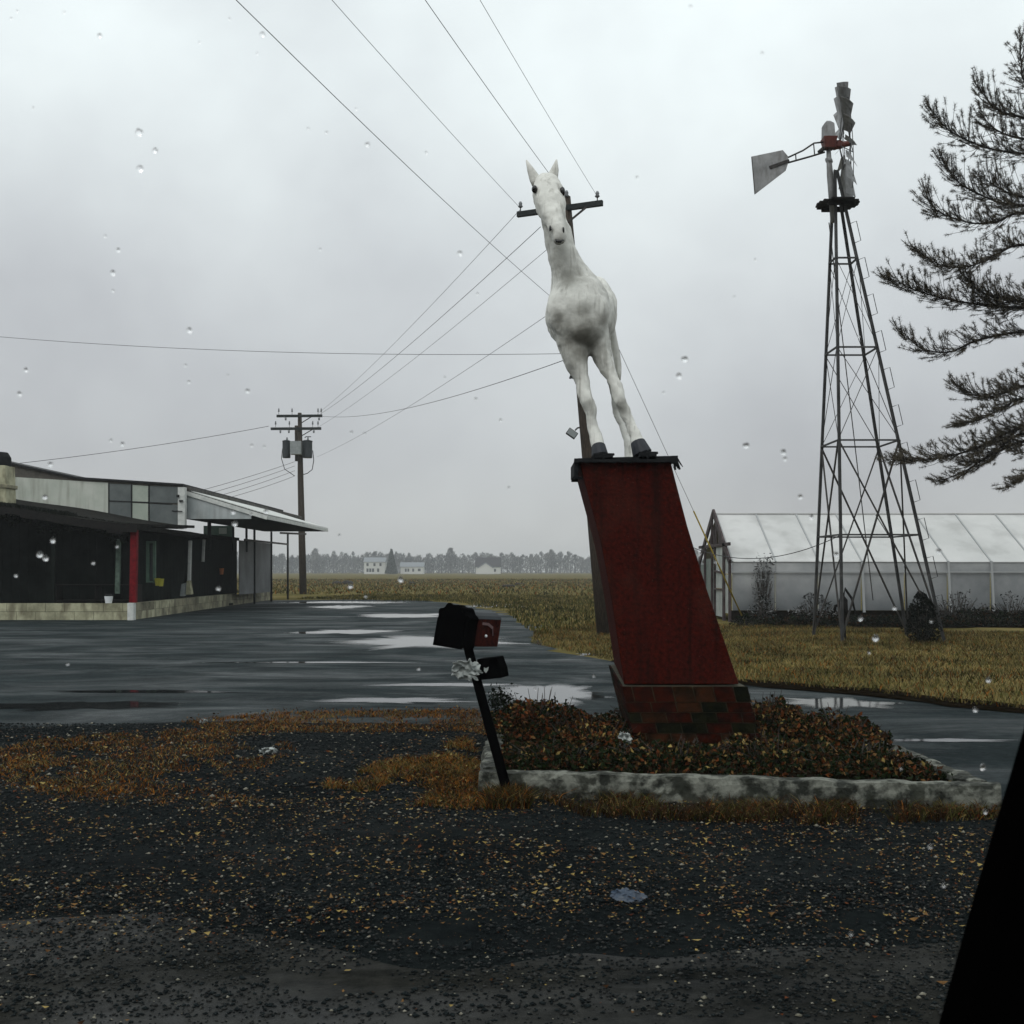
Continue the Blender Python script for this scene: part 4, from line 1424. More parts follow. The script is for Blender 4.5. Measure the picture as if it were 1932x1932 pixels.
def gtop(y): return GE + (GR - GE) * (1 - abs(y - GYR) / (GYR - GY0))


for y0, y1, z0, z1, m_ in ((34.15, 34.85, 0.25, 1.45, 'gh_pane'), (34.15, 34.85, 1.55, 1.95, 'gh_pane'), (35.1, 36.45, 0.1, 0.95, 'gh_pane'), (35.1, 36.45, 1.02, 1.55, 'gh_pane'),
                           (35.1, 36.45, 1.62, 2.35, 'gh_pane'), (36.6, 36.95, 0.1, 2.35, 'gh_pane_green'), (37.1, 38.3, 0.1, 2.0, 'gh_pane_green'), (38.45, 39.35, 0.1, 1.8, 'gh_pane_green')):
    mb = MB()
    mb.box((gx - 0.01, y0, z0), (gx + 0.015, y1, z1))
    mb.build('gable_pane', M[m_], gh)
for a, b, w_ in (((GY0 + 0.02, 0), (GY0 + 0.02, GE), 0.14), ((34.97, 0), (34.97, gtop(34.97)), 0.2), ((36.52, 0), (36.52, 2.38), 0.07), ((37.03, 0), (37.03, gtop(37.03)), 0.1),
                 ((38.38, 0), (38.38, gtop(38.38)), 0.12), ((GY1, 0), (GY1, GE), 0.12), ((34.9, 1.5), (36.5, 1.58), 0.06), ((34.9, 0.98), (36.5, 0.98), 0.05),
                 ((GY0, 2.42), (GY1, 2.42), 0.10), ((GY0 - 0.05, GE - 0.02), (GYR, GR + 0.1), 0.22), ((GYR, GR + 0.1), (GY1 + 0.05, GE - 0.02), 0.22)):
    mb = MB()
    mb.bar((gx - 0.04, a[0], a[1]), (gx - 0.04, b[0], b[1]), 0.06 if True else 0, w_, up=(0, 0, 1)) if abs(a[0] - b[0]) > 0.3 else \
        mb.box((gx - 0.07, a[0] - w_ / 2, a[1]), (gx + 0.0, a[0] + w_ / 2, b[1]))
    mb.build('gable_board', M['gh_wood'], gh)
mb = MB()
mb.prism([(gx + 0.05, 35.1, 2.47), (gx + 0.05, 36.4, 2.47), (gx + 0.05, 36.4, 3.1), (gx + 0.05, 35.3, 2.6)], (0.02, 0, 0))
mb.prism([(gx + 0.05, 36.7, 2.47), (gx + 0.05, 38.2, 2.47), (gx + 0.05, 36.7, 3.3)], (0.02, 0, 0))
mb.build('gable_louvre', M['gh_wood'], gh)

# ------------------------------------------------------------------ roadside building at the left
bld = empty('roadside_building', (-15, 42, 0), 'low derelict roadside shop with a dark porch, pale upper panels and a side canopy', 'building')
CX, CY = -12.2, 35.3


def sx(y): return CX - 0.036 * (y - CY)


def blocks(a, b, z0, rows, bl, bh, th, mats_, wts):
    a, b = Vector(a), Vector(b)
    L = (b - a).length
    d = (b - a).normalized()
    nrm = Vector((d.y, -d.x, 0))
    for r_ in range(rows):
        s = -bl / 2 if r_ % 2 else 0
        while s < L - 0.02:
            p, q = max(s, 0), min(s + bl - 0.012, L)
            s += bl
            if q - p < 0.05: continue
            e = R.uniform(0, 0.01)
            A, B = a + d * p + nrm * e, a + d * q + nrm * e
            mb = MB()
            mb.hexa([A + Vector((0, 0, z0 + r_ * bh)), B + Vector((0, 0, z0 + r_ * bh)), B - nrm * th + Vector((0, 0, z0 + r_ * bh)), A - nrm * th + Vector((0, 0, z0 + r_ * bh))],
                    [A + Vector((0, 0, z0 + (r_ + 1) * bh - 0.012)), B + Vector((0, 0, z0 + (r_ + 1) * bh - 0.012)), B - nrm * th + Vector((0, 0, z0 + (r_ + 1) * bh - 0.012)), A - nrm * th + Vector((0, 0, z0 + (r_ + 1) * bh - 0.012))])
            mb.build('block', M[R.choices(mats_, wts)[0]], bld)


blocks((-21.5, CY, 0), (CX - 0.06, CY, 0), 0, 2, 0.62, 0.275, 0.2, ('block',), (1,))
blocks((sx(CY + 0.1), CY + 0.22, 0), (sx(50.5), 50.5, 0), 0, 2, 0.62, 0.275, 0.2, ('block', 'block_dirty'), (1, 2))
blocks((sx(50.6), 50.6, 0), (sx(60), 60, 0), 0, 2, 0.62, 0.24, 0.2, ('block_dirty',), (1,))
mb = MB()
mb.hexa([(-21.5, CY + 0.03, 0), (CX - 0.1, CY + 0.03, 0), (CX - 0.1, CY + 0.17, 0), (-21.5, CY + 0.17, 0)],
        [(-21.5, CY + 0.03, 0.535), (CX - 0.1, CY + 0.03, 0.535), (CX - 0.1, CY + 0.17, 0.535), (-21.5, CY + 0.17, 0.535)])
mb.hexa([(sx(CY) - 0.17, CY + 0.2, 0), (sx(CY) - 0.03, CY + 0.2, 0), (sx(50.5) - 0.03, 50.5, 0), (sx(50.5) - 0.17, 50.5, 0)],
        [(sx(CY) - 0.17, CY + 0.2, 0.535), (sx(CY) - 0.03, CY + 0.2, 0.535), (sx(50.5) - 0.03, 50.5, 0.535), (sx(50.5) - 0.17, 50.5, 0.535)])
mb.build('wall_core', M['mortar'], bld)
# porch floor and dark inner walls
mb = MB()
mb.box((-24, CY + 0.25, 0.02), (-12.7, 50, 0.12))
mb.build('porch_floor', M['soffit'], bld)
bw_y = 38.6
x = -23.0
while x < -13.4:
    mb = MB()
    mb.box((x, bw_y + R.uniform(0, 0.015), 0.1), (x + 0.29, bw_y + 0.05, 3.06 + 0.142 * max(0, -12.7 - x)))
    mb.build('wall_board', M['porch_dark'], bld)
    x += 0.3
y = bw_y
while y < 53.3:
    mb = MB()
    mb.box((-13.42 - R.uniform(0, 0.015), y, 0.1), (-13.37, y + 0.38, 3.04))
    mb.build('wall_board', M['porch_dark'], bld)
    y += 0.4
for px0, px1, y0, y1, d_, m_ in ((276, 282, 1024, 1096, 38.3, 'post_green'), (289, 294, 1024, 1100, 38.3, 'post_green'), (276, 294, 1021, 1025, 38.3, 'post_green'), (276, 294, 1096, 1099, 38.3, 'post_green')):
    mb = MB()
    a, b = W(px0, y1, d_), W(px1, y0, d_)
    mb.box((a.x, d_ - 0.04, a.z), (b.x, d_ + 0.04, b.z))
    mb.build('window_frame', M['sheet_green'], bld)
mb = MB()
a, b = W(283, 1095, 38.35), W(288, 1025, 38.35)
mb.box((a.x - .05, 38.35, a.z), (b.x + .05, 38.38, b.z))
mb.build('window_pane', M['house_glass'], bld)
# porch posts
for px0, y1, y0, d_, w_, m_, nm in ((251.5, 1137, 996, 35.25, 0.20, 'post_red', 'corner_post'), (221.5, 1120, 1017, 36.6, 0.13, 'post_green', 'porch_post'), (357, 1096, 1020, 42.5, 0.12, 'trim_white', 'porch_post'),
                                    (383, 1060, 1018, 44.5, 0.10, 'trim_white', 'porch_post'), (100, 1137, 985, 36.0, 0.12, 'porch_dark', 'porch_post')):
    mb = MB()
    a, b = W(px0, y1, d_), W(px0, y0, d_)
    mb.bar(a, b + Vector((0.04, 0, 0)), w_, w_)
    mb.build(nm, M[m_], bld, bevel=0.01)
mb = MB()
a, b = W(242, 1172, 35.15), W(254, 1137.5, 35.15)
mb.box((a.x, 35.05, 0), (b.x, 35.27, b.z))
mb.build('post_plinth', M['trim_white'], bld, bevel=0.01)
# porch roof: front strip rising to the left, then the side eave running back
mb = MB()
n = 26
F, Bk = [], []
for i in range(n + 1):
    x = -24 + (CX + 0.25 + 24) * i / n
    zf = 2.99 + 0.142 * max(0, (-12.4 - x)) - 0.05 * math.sin(max(0, -12.4 - x) * 1.3) * 0.6
    F.append((x, 35.0, zf))
    Bk.append((x, 41.35, zf + 0.2 + 0.02 * max(0, (-12.4 - x))))
for i in range(n):
    mb.hexa([F[i], F[i + 1], Bk[i + 1], Bk[i]], [tuple(Vector(p) + Vector((0, 0, 0.10))) for p in (F[i], F[i + 1], Bk[i + 1], Bk[i])])
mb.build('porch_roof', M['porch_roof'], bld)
mb = MB()
for i in range(n):
    a, b = Vector(F[i]), Vector(F[i + 1])
    h = 0.17 + 0.12 * mnoise.noise(Vector((i * 0.9, 0, 0)))
    mb.hexa([a + Vector((0, -0.05, -h)), b + Vector((0, -0.05, -h)), b + Vector((0, -0.012, -h)), a + Vector((0, -0.012, -h))],
            [a + Vector((0, -0.05, 0.06)), b + Vector((0, -0.05, 0.06)), b + Vector((0, -0.012, 0.06)), a + Vector((0, -0.012, 0.06))])
mb.build('eave_board', M['plank_dark'], bld)
mb = MB()
for (y0, y1, z0, z1) in ((35.0, 41.5, 2.99, 3.02), (41.5, 46, 3.02, 2.98), (46, 50.3, 3.03, 3.05)):
    mb.hexa([(-13.4, y0, z0 - 0.04), (sx(y0) + 0.25, y0, z0 - 0.10), (sx(y1) + 0.25, y1, z1 - 0.10), (-13.4, y1, z1 - 0.04)],
            [(-13.4, y0, z0 + 0.095), (sx(y0) + 0.25, y0, z0 + 0.04), (sx(y1) + 0.25, y1, z1 + 0.04), (-13.4, y1, z1 + 0.095)])
mb.build('side_eave', M['porch_roof'], bld)
# moss and weeds on the porch roof
mv, mf = [], []
for i in range(2600):
    x = R.choice((R.uniform(-16.9, -15.6), R.uniform(-16.4, -15.2), R.uniform(-15.4, -14.3), R.uniform(-17.5, -12.2)))
    zf = 3.09 + 0.142 * max(0, -12.4 - x)
    y_ = R.uniform(35.0, 36.2)
    a = R.uniform(0, 6.28)
    s_ = R.uniform(0.02, 0.05)
    h = R.uniform(0.03, 0.14) * (1.2 if x < -14.3 else 0.4)
    b0 = len(mv)
    mv += [(x - s_ * math.cos(a), y_ - s_ * math.sin(a), zf), (x + s_ * math.cos(a), y_ + s_ * math.sin(a), zf), (x + R.uniform(-.04, .04), y_, zf + h)]
    mf.append((b0, b0 + 1, b0 + 2))
me = bpy.data.meshes.new('roof_moss')
me.from_pydata(mv, [], mf)
tag(link('roof_moss', me, bld, M['bush_dark']), kind='stuff')
# creeper hanging inside the dark porch openings
cv = np.stack([NR.uniform(-17.6, -12.3, 5200), NR.uniform(35.25, 35.75, 5200), NR.uniform(0, 1, 5200)], 1)
hang = np.array([0.25 + 0.55 * abs(mnoise.noise(Vector((x * 2.2, 0, 7)))) for x in cv[:, 0]])
top_ = np.array([3.0 + 0.142 * max(0, -12.4 - x) for x in cv[:, 0]])
cv[:, 2] = top_ - 0.05 - cv[:, 2] ** 1.4 * hang
tag(leaf_cloud(cv, 0.09, ('bush_dark', 'leaf_green'), (3, 1), 'hanging_creeper', bld), kind='stuff')
# upper wall with its panels
UY = 41.4


def up(px_, py_, d=UY): return W(px_, py_, d)


wall = MB()
wall.prism([up(-120, 990), up(345, 998), up(345, 917.5), up(146, 903), up(20, 874), up(-120, 840)], (0, 0.12, 0))
wall.build('upper_wall', M['gable_brown'], bld)
for a, b, c, d_, m_ in (((24, 900), (204.5, 911), (204.5, 976.5), (24, 954), 'panel_white'),
                        ((207, 912.5), (247.5, 914.5), (247.5, 945.5), (207, 944), 'panel_grey'), ((207, 946.5), (247.5, 948), (247.5, 981), (207, 977.5), 'panel_grey'),
                        ((250.5, 915), (280, 917), (280, 947), (250.5, 945.8), 'panel_pale'), ((250.5, 949), (280, 950.3), (280, 985), (250.5, 981.5), 'panel_pale'),
                        ((283, 917), (336, 919), (336, 949.5), (283, 947.3), 'panel_grey'), ((283, 950.5), (336, 952.8), (336, 993), (283, 986), 'panel_grey')):
    mb = MB()
    mb.prism([up(*q) - Vector((0, 0.03, 0)) for q in (a, b, c, d_)], (0, 0.028, 0))
    mb.build('wall_panel', M[m_], bld)
mb = MB()
for a, b in (((205.8, 911), (205.8, 978)), ((249, 913), (249, 983)), ((281.5, 915), (281.5, 987)), ((206, 945.3), (281, 947.8)), ((281, 948), (326, 951.5)), ((325, 964), (337, 965))):
    mb.bar(up(*a) - Vector((0, 0.035, 0)), up(*b) - Vector((0, 0.035, 0)), 0.03, 0.035)
mb.build('panel_batten', M['trim_dark'], bld)
mb = MB()
a, b = up(337, 997, 41.2), up(350, 919.5, 41.2)
mb.box((a.x, 41.1, a.z), (b.x, 41.36, b.z))
mb.build('corner_board', M['trim_white'], bld)
mb = MB()
mb.bar(up(333, 936, 41.05), up(338, 936, 41.05), 0.05, 0.10)
mb.tube([up(331, 964, 41.05), up(344, 965, 41.05)], 0.02, 6)
mb.bar(up(338, 945, 41.05), up(345, 945, 41.05), 0.06, 0.06)
mb.build('meter_bracket', M['trim_dark'], bld)
mb = MB()
rp = [up(-120, 843), up(20, 876), up(146, 903.5), up(347, 916.5)]
for a, b in zip(rp[:-1], rp[1:]):
    t0, t1 = Vector((0, -0.12, 0)), Vector((0, 18, 0))
    mb.hexa([a + t0, b + t0, b + t1, a + t1], [q + Vector((0, 0, 0.07)) for q in (a + t0, b + t0, b + t1, a + t1)])
mb.build('main_roof', M['trim_dark'], bld)
mb = MB()
q0 = up(347, 918)
mb.box((q0.x - 0.1, UY + 0.13, 4.0), (q0.x, 64, q0.z - 0.02))
mb.build('side_wall', M['gable_brown'], bld)
# side canopy
WX, EX, CE, CR, Y0, Y1 = -12.33, -9.30, 3.55, 4.58, 41.7, 55.2
can = MB()
can.prism([(WX - 0.1, Y0, CE), (EX, Y0, CE), (EX, Y0, CE + 0.03), (WX - 0.1, Y0, CR + 0.03)], (0, Y1 - Y0, 0))
can.build('canopy_roof', M['soffit'], bld)
mb = MB()
mb.prism([(WX, Y0 - 0.03, CE + 0.0), (EX - 0.6, Y0 - 0.03, CE + 0.0), (EX - 0.6, Y0 - 0.03, CE + 0.14), (WX, Y0 - 0.03, CR - 0.12)], (0, 0.025, 0))
mb.build('gable_infill', M['infill_grey'], bld)
mb = MB()
mb.bar((WX - 0.12, Y0 - 0.06, CR - 0.02), (EX + 0.02, Y0 - 0.06, CE + 0.045), 0.05, 0.16)
mb.build('rake_board', M['trim_white'], bld)
mb = MB()
mb.bar((EX + 0.03, Y0 - 0.05, CE + 0.06), (EX + 0.03, Y1, CE + 0.06), 0.05, 0.15)
mb.build('eave_fascia', M['trim_white'], bld)
mb = MB()
mb.prism([(WX - 0.05, Y0 + 0.1, CR + 0.06), (EX + 0.05, Y0 + 0.1, CE + 0.15), (EX + 0.05, Y0 + 0.1, CE + 0.18), (WX - 0.05, Y0 + 0.1, CR + 0.10)], (0, Y1 - Y0, 0))
mb.build('canopy_sheeting', M['trim_white'], bld)
mb = MB()
mb.hexa([(WX - 0.12, 41.6, 4.62), (WX + 0.12, 41.6, 4.60), (WX + 0.12, 64, 4.60), (WX - 0.12, 64, 4.62)],
        [(WX - 0.12, 41.6, 4.80), (WX + 0.12, 41.6, 4.78), (WX + 0.12, 64, 4.72), (WX - 0.12, 64, 4.80)])
mb.build('roof_edge', M['roof_metal'], bld)
for px_ in (395, 440, 465, 480, 512, 543):
    xx = -12.3
    d_ = xx * FPX / (px_ - 966)
    mb = MB()
    w_ = 0.16 if px_ in (395,) else 0.11
    top = 3.58
    mb.tube([(xx, d_, 0 if px_ > 470 else 3.05 - 0.6), (xx, d_, top)], w_ / 2, 8)
    mb.build('canopy_post', M['trim_dark'], bld, smooth=True)
mb = MB()
mb.bar((-12.25, 50.3, 3.0), (-12.25, 60, 3.02), 0.07, 0.09)
mb.bar((-10.9, 58.2, 3.52), (-12.3, 58.2, 3.58), 0.1, 0.1)
mb.build('header_rail', M['roof_metal'], bld)
mb = MB()
mb.box((-12.34, 49.6, 0.5), (-12.31, 56.0, 2.96))
mb.build('plastic_screen', M['screen'], bld)
mb = MB()
mb.box((-12.38, 50.4, 0.9), (-12.355, 56.0, 1.75))
mb.build('screen_skirt', M['porch_dark'], bld)
mb = MB()
a, b = W(384, 1022, 60), W(441, 992, 60)
mb.box((a.x, 60, a.z - 0.5), (b.x, 60.1, b.z))
mb.build('green_gable_sheet', M['sheet_green'], bld)
mb = MB()
a, b = W(413, 1007, 59.9), W(427, 996, 59.9)
mb.box((a.x, 59.9, a.z), (b.x, 59.96, b.z))
mb.build('white_square_sign', M['panel_pale'], bld)
# chimney
chx = W(22, 900, 38).x
chim = MB()
chim.hexa([(chx - 0.9, 37.6, 3.5), (chx, 37.6, 3.5), (chx, 38.4, 3.5), (chx - 0.9, 38.4, 3.5)], [(chx - 0.86, 37.62, 5.2), (chx - 0.05, 37.62, 5.2), (chx - 0.05, 38.38, 5.2), (chx - 0.86, 38.38, 5.2)])
ch = chim.build('chimney', M['block'], bld, bevel=0.03)
mb = MB()
mb.tube([(chx - 0.45, 38, 5.15), (chx - 0.45, 38, 5.22), (chx - 0.45, 38, 5.5), (chx - 0.45, 38, 5.68)], [0.38, 0.42, 0.40, 0.30], 14)
mb.build('chimney_cap', M['tar'], ch, bevel=0.02)
mb = MB()
mb.box((chx - 0.94, 37.58, 4.42), (chx + 0.03, 38.42, 4.55))
mb.build('chimney_band', M['block_dirty'], ch, bevel=0.02)
# things standing on the porch
b0 = empty('bucket', W(205, 1139, 35.42), 'small white bucket on the block wall left of the red corner post', 'bucket')
mb = MB()
c = W(205, 1137, 35.42)
c.z = 0.542
mb.tube([c, c + Vector((0, 0, 0.22))], [0.10, 0.135], 16)
mb.build('bucket_body', M['bucket_white'], b0, smooth=False)
mb = MB()
mb.tube([c + Vector((-0.135, 0, 0.2)), c + Vector((-0.09, 0, 0.28)), c + Vector((0.09, 0, 0.28)), c + Vector((0.135, 0, 0.2))], 0.008, 5)
mb.build('bucket_handle', M['wire'], b0)
for pp, lab, m_ in ((((339, 1125), (347, 1125), (349, 1100), (342, 1102)), 'left of two pale boards leaning under the side porch', 'box_grey'),
                    (((350, 1122), (361, 1122), (357, 1096), (352, 1096)), 'right of two pale boards leaning under the side porch', 'block')):
    mb = MB()
    mb.prism([W(a, b, 41.6) for a, b in pp], (0.05, 0.12, 0.02))
    tag(mb.build('leaning_board', M[m_], None, bevel=0.01), lab, 'board', 'boards leaning under the porch')
for (px_, py_, m_, lab) in ((297, 1098, 'pot_yellow', 'left yellow plastic pot in the dark porch opening'), (304, 1099, 'pot_yellow', 'right yellow plastic pot in the dark porch opening'),
                            (418, 1078, 'pot_orange', 'small orange pot hanging in the shade of the side porch')):
    d_ = 37.6 if px_ < 400 else 46.5
    c = W(px_, py_, d_)
    mb = MB()
    mb.tube([c - Vector((0, 0, 0.13)), c + Vector((0, 0, 0.10)), c + Vector((0, 0, 0.13))], [0.07, 0.10, 0.11], 10)
    tag(mb.build('plant_pot', M[m_], None, smooth=False), lab, 'pot', 'plastic pots on the porch')
shelf = empty('display_shelf', (-12.9, 37.7, 0.12), 'dark wooden display shelf inside the shaded porch', 'shelf')
mb = MB()
for z in (0.55, 1.08):
    mb.box((-15.6, 37.3, z), (-12.75, 37.9, z + 0.04))
mb.build('shelf_board', M['plank_dark'], shelf)
for x in (-15.55, -14.2, -12.8):
    mb = MB()
    mb.box((x, 37.35, 0.12), (x + 0.06, 37.85, 1.08))
    mb.build('shelf_leg', M['plank_dark'], shelf)

# ------------------------------------------------------------------ far houses
def house(cx_, w, dist, h_wall, roof_h, roof_m, label, wins, depth=7.0, gable_front=False, door=None):
    x = (cx_ - 966) * dist / FPX
    e = empty('farmhouse', (x, dist + depth / 2, 0), label, 'house')
    mb = MB()
    mb.box((x - w / 2, dist, 0), (x + w / 2, dist + depth, h_wall))
    mb.build('wall', M['house_white'], e)
    mb = MB()
    o = 0.35
    if not gable_front:
        mb.add([(x - w / 2 - o, dist - o, h_wall), (x + w / 2 + o, dist - o, h_wall), (x + w / 2 + o, dist + depth + o, h_wall), (x - w / 2 - o, dist + depth + o, h_wall),
                (x - w / 2 - o, dist + depth / 2, h_wall + roof_h), (x + w / 2 + o, dist + depth / 2, h_wall + roof_h)],
               [(0, 1, 5, 4), (3, 4, 5, 2), (0, 4, 3), (1, 2, 5), (0, 3, 2, 1)])
    else:
        mb.add([(x - w / 2 - o, dist - o, h_wall), (x + w / 2 + o, dist - o, h_wall), (x + w / 2 + o, dist + depth + o, h_wall), (x - w / 2 - o, dist + depth + o, h_wall),
                (x, dist - o, h_wall + roof_h), (x, dist + depth + o, h_wall + roof_h)],
               [(0, 4, 5, 3), (1, 2, 5, 4), (0, 1, 4), (3, 5, 2), (0, 3, 2, 1)])
    mb.build('roof', M[roof_m], e)
    for (u, z, ww_, hh) in wins:
        mb = MB()
        mb.box((x + u - ww_ / 2, dist - 0.06, z), (x + u + ww_ / 2, dist - 0.01, z + hh))
        mb.build('window', M['house_glass'], e)
    return e, x


house(706.5, 9.0, 475, 5.2, 2.0, 'house_roof', 'tall white two storey farmhouse, leftmost of the far houses', [(-3, 3.4, 0.9, 1.3), (0, 3.4, 0.9, 1.3), (2.6, 3.4, 0.9, 1.3), (-3, 0.9, 0.9, 1.5), (-0.6, 0.9, 0.9, 1.5), (1.6, 0.9, 0.9, 1.5), (-1.8, 0.9, 0.9, 1.5)])
house(777, 9.8, 475, 3.1, 2.0, 'house_roof', 'low white single storey house right of the dark conical evergreen', [(-2.6, 1.0, 0.8, 1.3), (-1.5, 1.0, 0.8, 1.3), (0.6, 1.0, 0.8, 1.3), (3.2, 1.2, 1.2, 1.1)])
eh, xh = house(921, 10.8, 482, 3.0, 4.3, 'house_roof_dark', 'house with a dark brown roof, rightmost of the far houses', [(-3, 1.0, 0.9, 1.2), (3, 1.0, 0.9, 1.2)])
mb = MB()
x_ = (916 - 966) * 474 / FPX
mb.prism([(x_ - 3.2, 474, 0), (x_ + 3.2, 474, 0), (x_ + 3.2, 474, 2.6), (x_, 474, 4.6), (x_ - 3.2, 474, 2.6)], (0, 4, 0))
mb.build('porch_gable', M['house_white'], eh)
mb = MB()
mb.bar((x_ - 3.5, 473.9, 2.6), (x_, 473.9, 4.9), 0.3, 0.4)
mb.bar((x_ + 3.5, 473.9, 2.6), (x_, 473.9, 4.9), 0.3, 0.4)
mb.build('porch_roof', M['house_roof'], eh)


# ------------------------------------------------------------------ vegetation builders
def blades(pos, h, w, mats_, wts, name, lean=0.35, parent=None):
    """grass: bent two-piece blades at pos (N,3)"""
    N = len(pos)
    hh = h * NR.uniform(0.45, 1.25, (N, 1))
    t = NR.uniform(0, 2 * np.pi, N)
    side = np.stack([np.cos(t), np.sin(t), np.zeros(N)], 1) * w * NR.uniform(0.6, 1.3, (N, 1))
    t2 = NR.uniform(0, 2 * np.pi, N)
    ln = np.stack([np.cos(t2), np.sin(t2), np.zeros(N)], 1) * lean * NR.uniform(0.2, 1.6, (N, 1))
    up_ = np.array([[0, 0, 1.0]])
    m1 = pos + hh * (up_ * 0.6 + ln * 0.3)
    tp = pos + hh * (up_ * 0.95 + ln * 1.0)
    v = np.stack([pos - side, pos + side, m1 + side * 0.7, m1 - side * 0.7, tp], 1).reshape(-1, 3)
    i = np.arange(N)[:, None] * 5
    f = np.concatenate([i + np.array([[0, 1, 2]]), i + np.array([[0, 2, 3]]), i + np.array([[3, 2, 4]])], 1).reshape(-1, 3)
    mi = np.repeat(NR.choice(len(mats_), N, p=np.array(wts) / sum(wts)), 3)
    o = np_mesh(name, v, f, 3, [M[k] for k in mats_], mi, parent)
    return o


def patch_pts(n, x0, x1, y0, y1, scale, thr, seed, z=0.0):
    """points kept where a noise field is high: uneven patches"""
    out = []
    while len(out) < n:
        x, y = R.uniform(x0, x1), R.uniform(y0, y1)
        k = mnoise.noise(Vector((x * scale + seed, y * scale * 1.4, seed))) + 0.45 * mnoise.noise(Vector((x * scale * 4, y * scale * 5, seed)))
        if k > thr: out.append((x, y, z))
    return np.array(out)


def poly_pts(n, poly, scale=1.5, thr=-0.25, seed=0.0, z=0.0):
    """same, inside a polygon given as ground pixels"""
    P_ = [tuple(G(*p)[:2]) for p in poly]
    x0, x1 = min(p[0] for p in P_), max(p[0] for p in P_)
    y0, y1 = min(p[1] for p in P_), max(p[1] for p in P_)
    out = []
    tries = 0
    while len(out) < n and tries < n * 60:
        tries += 1
        x, y = R.uniform(x0, x1), R.uniform(y0, y1)
        ins = False
        for i in range(len(P_)):
            a, b = P_[i], P_[i - 1]
            if (a[1] > y) != (b[1] > y) and x < (b[0] - a[0]) * (y - a[1]) / (b[1] - a[1]) + a[0]: ins = not ins
        if not ins: continue
        k = mnoise.noise(Vector((x * scale + seed, y * scale, seed))) + 0.5 * mnoise.noise(Vector((x * scale * 4, y * scale * 4, seed)))
        if k > thr: out.append((x, y, z))
    return np.array(out)


# loose gravel, as real stones
def stones(n, x0, x1, y0, y1, s0, s1, scale, thr, seed, name, wts, z=0.012):
    p = patch_pts(n, x0, x1, y0, y1, scale, thr, seed, z)
    s = NR.uniform(s0, s1, (n, 1)) * NR.choice([1, 1, 1, 1.7], (n, 1))
    base = np.array([(1, 0, 0), (0, 1, 0), (-1, 0, 0), (0, -1, 0), (0, 0, 0.8), (0, 0, -0.5)])
    v = base[None] * NR.uniform(0.55, 1.25, (n, 6, 1)) * s[:, :, None]
    t = NR.uniform(0, 6.28, n)
    c_, s_ = np.cos(t)[:, None], np.sin(t)[:, None]
    x = v[..., 0] * c_ - v[..., 1] * s_
    y = v[..., 0] * s_ + v[..., 1] * c_
    v = np.stack([x, y * 0.8, v[..., 2] * 0.7], -1) + p[:, None, :]
    f0 = np.array([(0, 1, 4), (1, 2, 4), (2, 3, 4), (3, 0, 4), (1, 0, 5), (2, 1, 5), (3, 2, 5), (0, 3, 5)])
    f = (np.arange(n)[:, None, None] * 6 + f0[None]).reshape(-1, 3)
    mi = np.repeat(NR.choice(3, n, p=np.array(wts) / sum(wts)), 8)
    o = np_mesh(name, v.reshape(-1, 3), f, 3, [M['stone_dark'], M['stone_mid'], M['stone_pale']], mi)
    return tag(o, kind='stuff')


tag(stones(30000, -5.5, 5.5, 5.1, 7.6, 0.005, 0.012, 1.0, -0.6, 1, 'shoulder_gravel', (76, 18, 6)), 'loose dark gravel covering the road shoulder', 'gravel')
tag(stones(20000, -7, 0, 7.4, 11.4, 0.006, 0.016, 0.8, -1.5, 3, 'far_gravel', (72, 23, 5)), 'loose dark gravel between the weeds left of the kerb', 'gravel')
tag(stones(20000, -3.8, 3.8, 3.9, 5.7, 0.004, 0.011, 1.6, -0.25, 8, 'spilled_gravel', (72, 24, 4), 0.016), 'gravel spilled from the shoulder onto the ragged road edge', 'gravel')
tag(stones(9000, -3.5, 3.5, 3.8, 5.6, 0.003, 0.008, 1.1, -0.1, 5, 'road_grit', (60, 34, 6), 0.015), 'fine grit scattered on the near edge of the road', 'gravel')


def litter(n, x0, x1, y0, y1, size, scale, thr, seed, name, label, wts=(3, 3, 2, 2), z=0.022):
    p = patch_pts(n, x0, x1, y0, y1, scale, thr, seed, z)
    p[:, 2] += NR.uniform(0, 0.010, n)
    s = size * np.clip(NR.lognormal(-0.1, 0.45, (n, 1)), 0.35, 2.2)
    t = NR.uniform(0, 6.28, n)
    a = np.stack([np.cos(t), np.sin(t), NR.normal(0, 0.18, n)], 1)
    b = np.stack([-np.sin(t), np.cos(t), NR.normal(0, 0.18, n)], 1)
    curl = np.array([[0, 0, 1.0]]) * s * NR.uniform(0.0, 0.35, (n, 1))
    v = np.stack([p - a * s * .5 + curl, p + b * s * .28, p + a * s * .5 + curl, p - b * s * .28], 1).reshape(-1, 3)
    i = np.arange(n)[:, None] * 4
    f = np.concatenate([i + np.array([[0, 1, 2]]), i + np.array([[0, 2, 3]])], 1).reshape(-1, 3)
    mi = np.repeat(NR.choice(4, n, p=np.array(wts) / sum(wts)), 2)
    o = np_mesh(name, v, f, 3, [M['leaf_yellow'], M['leaf_tan'], M['leaf_rust'], M['leaf_brown']], mi)
    return tag(o, label, 'leaves', kind='stuff')


